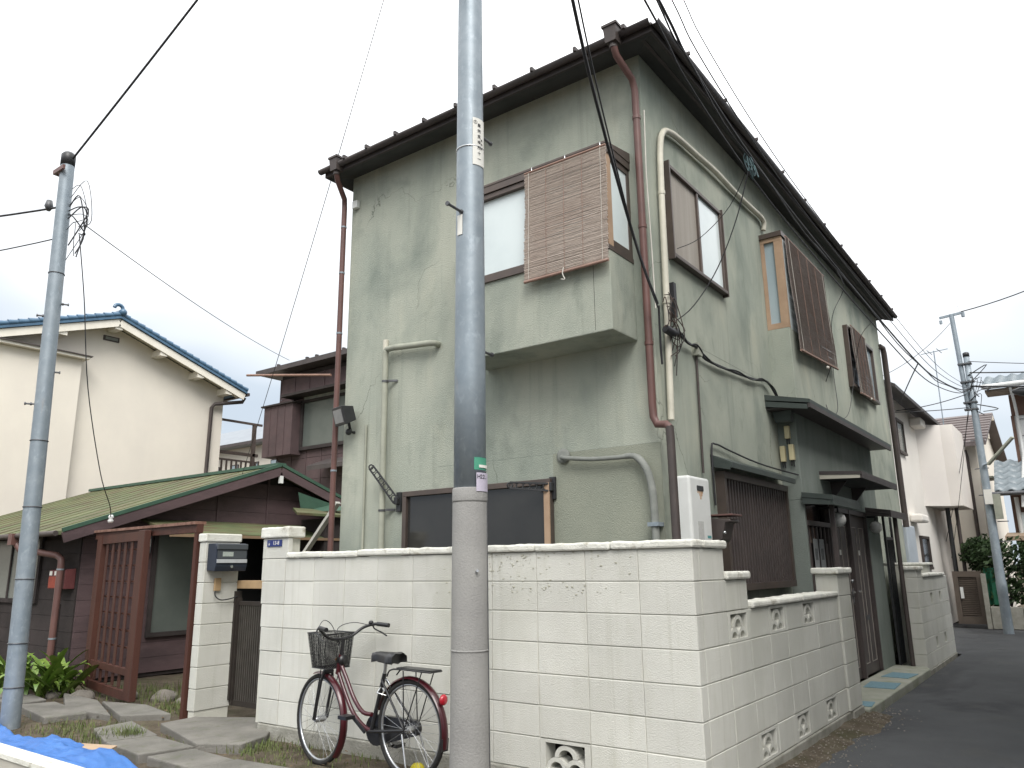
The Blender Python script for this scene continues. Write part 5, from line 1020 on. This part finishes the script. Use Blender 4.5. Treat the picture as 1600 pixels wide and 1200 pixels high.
# antenna
AN=thing('tv_antenna','thin television antenna mast above the far roofs','antenna',(-.88,20,4.8)); MB().tube([(-.88,20,4.6),(-.86,20,7.35)],.014,6).build('mast',GALV,AN); MB().tube([(-1.2,20,7.3),(-.5,20,7.35)],.012,5).tube([(-1.0,19.7,7.32),(-.95,20.3,7.32)],.01,5).tube([(-.75,19.7,7.33),(-.7,20.3,7.33)],.01,5).build('yagi_bar',GALV,AN)
# brown roofed house
BR=thing('brown_roof_house','cream house with a ribbed brown gable roof behind the lane pole','house',(-.9,24,0))
RBR=mat('roof_ribbed_brown',(.15,.125,.12),(.12,.10,.097),3,.55); CRY=mat('cream_yellow_render',(.78,.73,.64),(.73,.68,.60),1.5,.9)
MB().box(-3.2,-.25,20,27,0,4.55).build('wall',CRY,BR); MB().prism([(20.0,0),(20.0,4.60),(23.5,5.82),(27,4.6),(27,0)],'X',-.25,-.2).build('gable_wall',CRY,BR)
pr0=[(-3.4,19.6,4.55),(.10,19.6,4.55),(.10,23.5,5.95),(-3.4,23.5,5.95)]; MB().hexa([(x,y,z-.08) for x,y,z in pr0]+pr0).build('roof_slope',RBR,BR); pr1=[(-3.4,23.501,5.95),(.10,23.501,5.95),(.10,27.4,4.55),(-3.4,27.4,4.55)]; MB().hexa([(x,y,z-.08) for x,y,z in pr1]+pr1).build('roof_slope',RBR,BR)
for i in range(11): t=i/11; MB().bar((-3.4,19.62+t*3.85,4.575+t*1.375),(.10,19.62+t*3.85,4.575+t*1.375),.03,.03).build('roof_rib',RBR,BR)
for y in (21.0,23.5): MB().box(-.2,.1,y-.1,y+.1,4.55+(y-19.6)*.359-.25,4.55+(y-19.6)*.359-.09).build('purlin_end',CRY,BR)
MB().tube([(-.45,19.9,4.4),(-.42,19.9,4.2),(-.42,19.9,.3)],.05,8).build('downpipe',PIPE_B,BR)
MB().box(-.85,-.6,19.93,19.99,1.5,1.7).build('wall_vent',DUCTG,BR); f=MB().box(-.199,-.15,20.4,21.2,2.9,3.6).build('window',PIPE_B,BR); MB().box(-.15,-.14,20.45,21.15,2.95,3.55).build('pane',GREYG,f); MB().box(-.199,.1,20.3,21.3,3.64,3.69).build('window_hood',DUCTG,BR)
# tiled house at the right edge
TH=thing('tiled_house','grey tiled traditional house with white downpipes at the right edge','house',(3,19,0))
GTL=mat('grey_tile',(.20,.235,.255),(.15,.18,.20),8,.35,spec=.5); WCL=mat('white_cladding',(.60,.61,.60),(.55,.56,.55),3,.7); BRK=mat('brown_wall',(.14,.085,.065),(.11,.065,.05),5,.8)
MB().box(.90,6,17.6,22,3.2,4.85).build('upper_wall',WCL,TH); MB().box(.88,6,17.56,22,4.851,5.37).build('timber_frieze',BRK,TH); MB().box(.86,.93,17.54,17.599,3.7,4.85).build('corner_post',BRK,TH); MB().box(.62,6,17.0,22,0,3.0).build('lower_wall',BRK,TH)
def tiles(x0,x1,y0,z0,y1,z1,nc,nr,par,nm='tile'):
    dxx=(x1-x0)/nc; n=6
    for r_ in range(nr):
        for c in range(nc):
            v=[]
            for e in (0,1):
                t=(r_+e*1.08)/nr
                for i in range(n+1):
                    u=i/n; x=x0+(c+u)*dxx; v.append((x,y0+(y1-y0)*t,z0+(z1-z0)*t+.03*math.sin(u*2*math.pi)*dxx/.26+(.03 if e==0 else 0.0)))
            v+= [(x_,y_,z_-.04) for x_,y_,z_ in v[:n+1]]
            f=[(i,i+1,n+2+i,n+1+i) for i in range(n)]+[(i+1,i,2*n+2+i,2*n+3+i) for i in range(n)]
            MB().add(v,f,True).build(nm,GTL,par)
MB().hexa([(.36,16.6,2.9),(6,16.6,2.9),(6,17.65,3.68),(.36,17.65,3.68),(.36,16.6,2.98),(6,16.6,2.98),(6,17.65,3.76),(.36,17.65,3.76)]).build('lower_roof',GTL,TH)
tiles(.36,1.92,16.55,2.99,17.65,3.78,6,5,TH)
MB().hexa([(.42,16.9,5.45),(6,16.9,5.45),(6,18.3,5.90),(.42,18.3,5.90),(.42,16.9,5.55),(6,16.9,5.55),(6,18.3,6.0),(.42,18.3,6.0)]).build('upper_roof',GTL,TH); tiles(.42,1.98,16.85,5.56,18.3,6.02,6,6,TH)
MB().box(.45,6,16.95,17.6,5.38,5.449).build('upper_soffit',mat('timber_soffit',(.26,.21,.17),(.2,.16,.13),6,.8),TH)
MB().tube([(.40,16.82,5.50),(4,16.82,5.50)],.06,8).build('gutter',WCL,TH); MB().tube([(.98,16.85,5.45),(1.0,17.2,5.1),(1.0,17.45,4.9),(1.0,17.5,3.9),(.90,16.7,3.0),(.86,16.6,2.6)],.032,8).build('downpipe',WCL,TH)
MB().tube([(.30,16.5,2.92),(4,16.5,2.92)],.05,8).build('gutter',GALVD,TH)
for k in range(6): MB().box(.979,.985,17.61,17.62,0,0.01).build('x',WCL,TH) if False else None
for z in (3.95,4.35,4.75): MB().box(.99,4,17.585,17.5995,z,z+.012).build('cladding_joint',GALVD,TH)
MB().tube([(.74,16.9,2.85),(.74,16.9,1.9)],.045,8).build('downpipe',WCL,TH); f=MB().box(.72,1.3,16.96,16.999,2.05,2.5).build('window',WCL,TH); MB().box(.78,1.24,16.95,16.959,2.1,2.45).build('pane',FROST,f)
MB().prism([(16.2,1.95),(17,2.05),(17,1.98),(16.2,1.85)],'X',.45,4).build('porch_canopy',mat('timber_tan',(.33,.25,.18),None,6,.7),TH)
# ---------------------------------------------------------------- lane end: louvred gate, hedge, green sheet, low wall
LG=thing('louvred_gate','brown louvred metal gate at the end of the lane','gate',(-.35,15.6,0)); LGM=mat('gate_taupe',(.13,.105,.085),(.105,.085,.07),5,.5,metal=.2)
MB().box(-.62,-.52,15.55,15.62,.08,1.2).box(-.16,-.06,15.55,15.62,.08,1.2).box(-.52,-.16,15.55,15.62,1.08,1.2).box(-.52,-.16,15.55,15.62,.08,.24).build('gate_frame',LGM,LG); b=MB()
for i in range(20): z=.27+i*.04; b.hexa([(-.52,15.575,z),(-.16,15.575,z),(-.16,15.60,z+.02),(-.52,15.60,z+.02),(-.52,15.575,z+.008),(-.16,15.575,z+.008),(-.16,15.60,z+.028),(-.52,15.60,z+.028)])
b.build('louvre_slats',LGM,LG,kind='stuff'); MB().box(-.515,-.165,15.605,15.61,.24,1.08).build('backing',LGM,LG); MB().box(-.5,-.44,15.53,15.55,.62,.86).build('post_slot',WHITEP,LG)
LWL=thing('low_wall','grey concrete low wall under the hedge at the lane end','wall',(1.5,15.4,0))
for i in range(8): inst('panel',cbox(.58,.12,.46,.01,CONC if False else FOUND,.002,i%3),(.33+i*.59,15.45,.23),LWL)
MB().box(-.06,.03,15.4,15.5,0,1.15).build('end_post',FOUND,LWL)
GS=tag(MB().add([(x,15.5+.03*math.sin(i*2.1),z) for i,x in enumerate([.0+.06*k for k in range(7)]) for z in (.5,1.27)],[(2*i,2*i+2,2*i+3,2*i+1) for i in range(6)]).build('green_sheet',mat('green_sheet',(.012,.10,.055),(.01,.075,.04),9,.6)),'dark green plastic sheet fixed beside the louvred gate','sheet'); sm_=GS.modifiers.new('s','SOLIDIFY'); sm_.thickness=.004
LEAF=mat('leaf_dark',(.035,.065,.022),(.018,.038,.012),6,.6,spec=.3,stain=[(20,(1,1,1),(.075,.11,.035),.55,.75,.6)])
def foliage(name,par,c,rad,n,size,m,seed,shape=None):
    r_=random.Random(seed); b=MB()
    for i in range(n):
        while True:
            p=Vector((r_.uniform(-1,1),r_.uniform(-1,1),r_.uniform(-1,1)))
            if shape=='box': break
            if p.length<1 and p.length>.35: break
        k=1+.22*mnoise.noise(p*2.3+Vector((seed,0,0)))
        q=Vector((c[0]+p.x*rad[0]*k,c[1]+p.y*rad[1]*k,c[2]+p.z*rad[2]*k)); s=size*r_.uniform(.6,1.4)
        a=Vector((r_.gauss(0,1),r_.gauss(0,1),r_.gauss(0,1))).normalized(); e_=a.orthogonal().normalized(); g_=a.cross(e_)
        b.add([q-e_*s,q+g_*s*.45,q+e_*s,q-g_*s*.45],[(0,1,2,3)])
    return b.build(name,m,par)
HG=thing('hedge','clipped dark green hedge on the low wall at the lane end','hedge',(1.5,15.7,0)); foliage('foliage',HG,(1.35,15.75,1.15),(1.3,.32,.66),5200,.055,LEAF,3,'box')
for x in (.4,.9,1.5): MB().tube([(x,15.75,.0),(x+.03,15.75,1.2)],.02,6).build('stem',PIPE_B,HG)
SHB=thing('shrub','rounded dark green shrub behind the louvred gate','shrub',(-.1,16.1,0)); foliage('foliage',SHB,(-.06,16.3,1.58),(.42,.4,.40),2600,.045,LEAF,8); MB().tube([(-.06,16.3,-.05),(-.06,16.3,1.4)],[.04,.02],6).build('stem',PIPE_B,SHB)
# ---------------------------------------------------------------- left foreground: plants, rocks, tarp
AS=thing('broadleaf_plant','clump of broad glossy green leaves by the slim pole','plant',(-8.2,-.05,0)); LFG=mat('leaf_glossy',(.17,.25,.045),(.09,.165,.03),5,.38,spec=.5,stain=[(9,(1,1,1),(.20,.25,.05),.55,.75,.6)])
def leafmesh(L_,W_,bend,seed):
    b=MB(); n=9; v=[]
    for i in range(n+1):
        t=i/n; w_=W_*math.sin(math.pi*min(1,t*.92+.06))**.8*(1 if t<.98 else .2); ang=bend*t*t; x=L_*(t-.25*bend*t*t*t*.6); z=L_*(1-.5*bend*t)*t*.9-bend*.28*L_*t**3
        for s in (-1,0,1): v.append((x*.55,s*w_,z+abs(s)*w_*.35))
    return b.add(v,[(i*3+k,i*3+k+1,i*3+k+4,i*3+k+3) for i in range(n) for k in range(2)],True).mesh('leaf',LFG)
lm=[leafmesh(.88,.042,.42,1),leafmesh(.80,.046,.65,2),leafmesh(.66,.042,.95,3)]; rr=random.Random(21)
for (cx_,cy_,num) in ((-8.15,-.03,84),(-9.0,-.15,50)):
    for i in range(num):
        o=inst('leaf',rr.choice(lm),(cx_+rr.gauss(0,.16),cy_+rr.gauss(0,.12),.0),AS,(rr.uniform(-.25,.25),rr.uniform(-.1,.35),rr.uniform(0,6.283))); s=rr.uniform(.7,1.15); o.scale=(s,s,s)
GRS=mat('grass_blade',(.09,.13,.035),(.13,.14,.055),9,.7)
b=MB(); rr=random.Random(4)
def tuft(x,y,n,h,sp):
    for i in range(n):
        px,py=x+rr.gauss(0,sp),y+rr.gauss(0,sp*.8); a=rr.uniform(0,6.28); hh=h*rr.uniform(.4,1.2); w_=.004; d=Vector((math.cos(a),math.sin(a),0))*hh*rr.uniform(.2,.7); s=Vector((-math.sin(a),math.cos(a),0))*w_; p=Vector((px,py,-.012))
        b.add([p-s,p+s,p+d*.4+UPV*hh*.6+s*.6,p+d*.4+UPV*hh*.6-s*.6,p+d+UPV*hh*.9],[(0,1,2,3),(3,2,4)])
for (x,y,n,h,sp) in ((-5.2,-.82,260,.10,.14),(-4.95,-.72,200,.14,.07),(-5.9,-.75,300,.07,.25),(-6.9,.75,260,.16,.3),(-6.1,.35,160,.10,.15),(-3.75,-.30,260,.07,.16),(-3.4,-.22,160,.05,.2),(-3.2,-.6,110,.05,.15),(-2.75,-.15,90,.05,.2),(-7.6,.7,150,.12,.3),(-5.7,.2,80,.06,.1),(-4.6,-.55,60,.04,.2),(.2,2.2,40,.03,.1),(.12,3.3,40,.03,.1)): tuft(x,y,n,h,sp)
tag(b.build('grass',GRS,kind='stuff'),'sparse weeds and grass tufts between the slabs and soil','grass')
b=MB(); 
for i in range(900):
    x,y=rr.uniform(-9,-1.6),rr.uniform(-1.2,.9)
    if y>-.02 and x>-5.2: continue
    a=rr.uniform(0,6.28); r_=rr.uniform(.008,.028); d=Vector((math.cos(a),math.sin(a),rr.uniform(-.2,.2)))*r_; s=Vector((-math.sin(a),math.cos(a),rr.uniform(-.3,.3)))*r_*.4; p=Vector((x,y,.02)); b.add([p-d,p+s,p+d,p-s],[(0,1,2,3)])
tag(b.build('leaf_litter',mat('dead_leaf',(.16,.11,.06),(.08,.055,.03),30,.9),kind='stuff'),'dry fallen leaves scattered over the soil and slabs','leaf litter')
ROCK=mat('rock',(.20,.18,.155),(.12,.11,.095),7,.9,.6,30)
for i,(x,y,r_,l) in enumerate(((-6.72,.60,.14,'largest grey garden rock between the lattice and the pillar'),(-7.55,.10,.13,'rounded rock at the foot of the lattice screen'),(-8.0,-.02,.10,'small rock left of the lattice foot by the leafy plant'),(-7.15,.45,.09,'small rock behind the lattice bottom rail'),(-6.25,.55,.07,'small pale stone beside the largest garden rock'))):
    bm=bmesh.new(); bmesh.ops.create_icosphere(bm,subdivisions=3,radius=r_)
    for v in bm.verts: v.co*=1+.28*mnoise.fractal(v.co*(4/r_*.12)+Vector((i*3,0,0)),1,2,3); v.co.z*=.62
    me=bpy.data.meshes.new('rock'); bm.to_mesh(me); bm.free(); me.materials.append(ROCK); o=bpy.data.objects.new('garden_rock',me); COL.objects.link(o); o.location=(x,y,.02); tag(o,l,'rock','garden rocks')
# unseen house added across the lane, its form invented to shade the right side
OH=thing('unseen_lane_house','unseen plain grey rendered house across the lane, added to shade the right side','house',(6,5,0))
MB().box(3.3,9,-1.5,11,0,6.5).build('wall',mat('lane_render',(.33,.32,.30),(.28,.275,.26),2,.9,.3,90),OH); MB().add([(3.0,-1.8,6.5),(9.3,-1.8,6.5),(9.3,11.3,6.5),(3.0,11.3,6.5),(6.1,1.4,7.9),(6.1,8.2,7.9)],[(3,2,1,0),(0,1,4),(1,2,5,4),(2,3,5),(3,0,4,5)]).build('roof',GRF,OH)
for y in (.5,4.2,8.0):
    for z in (1.0,4.0):
        f_=MB().box(3.25,3.299,y,y+1.6,z,z+1.1).build('window',BRONZE,OH); MB().box(3.242,3.2495,y+.05,y+1.55,z+.05,z+1.05).build('pane',FROSTB,f_)
# blue tarp
TARP=mat('tarp_blue',(.04,.16,.46),(.03,.12,.37),6,.4,.25,160,spec=.45,stain=[(8,(1,1,1),(.10,.24,.58),.55,.75,.5)]); n1,n2=110,56; v=[]
rr=random.Random(9)
for j in range(n2+1):
    for i in range(n1+1):
        u,t=i/n1,j/n2; x=-7.2+3.6*u; y=-1.95+.74*t+.10*math.sin(u*9)*t-.16*u*t
        h=mnoise.ridged_multi_fractal(Vector((x*1.4+y*.6,y*2.4-x*.3,1.7)),1,2.1,4,1,2)*.045+mnoise.ridged_multi_fractal(Vector((x*4+y*2,y*5-x,4)),1,2,3,1,2)*.018
        edge=min(1,min(u,1-u)*9,min(t,1-t)*7); bun=.10*math.exp(-((u-.95)**2)/.0022-((t-.6)**2)/.09)
        v.append((x,y,.03+max(.0,(.02+h+bun)*edge+.035*edge*(.5+.5*math.sin(u*9+t*3)))))
f=[(j*(n1+1)+i,j*(n1+1)+i+1,(j+1)*(n1+1)+i+1,(j+1)*(n1+1)+i) for j in range(n2) for i in range(n1)]
tag(MB().add(v,f,True).build('tarp',TARP),'crumpled bright blue tarpaulin on the ground at lower left','tarp')
tag(MB().hexa([(-4.62,-1.46,.13),(-4.25,-1.20,.10),(-4.16,-1.30,.10),(-4.42,-1.74,.13),(-4.62,-1.46,.145),(-4.25,-1.20,.115),(-4.16,-1.30,.115),(-4.42,-1.74,.145)]).build('plank',mat('plank_tan',(.42,.31,.21),(.36,.265,.18),8,.7,stretch=(1,.3,1))),'short tan board lying across the blue tarpaulin','board')
# low cream panel at the bottom left corner
PNL=thing('low_parapet','low cream parapet crossing the bottom left corner','parapet',(-4.2,-1.95,0)); p0,p1=Vector((-8,-2.02,0)),Vector((-1.6,-2.08,0)); 
MB().bar(p0+UPV*.105,p1+UPV*.105,.11,.25).build('parapet_face',mat('parapet_beige',(.47,.45,.39),(.41,.39,.34),3,.8),PNL); MB().bar(p0+UPV*.2455,p1+UPV*.2455,.13,.03).build('parapet_cap',COPING,PNL)
bpy.context.view_layer.update()
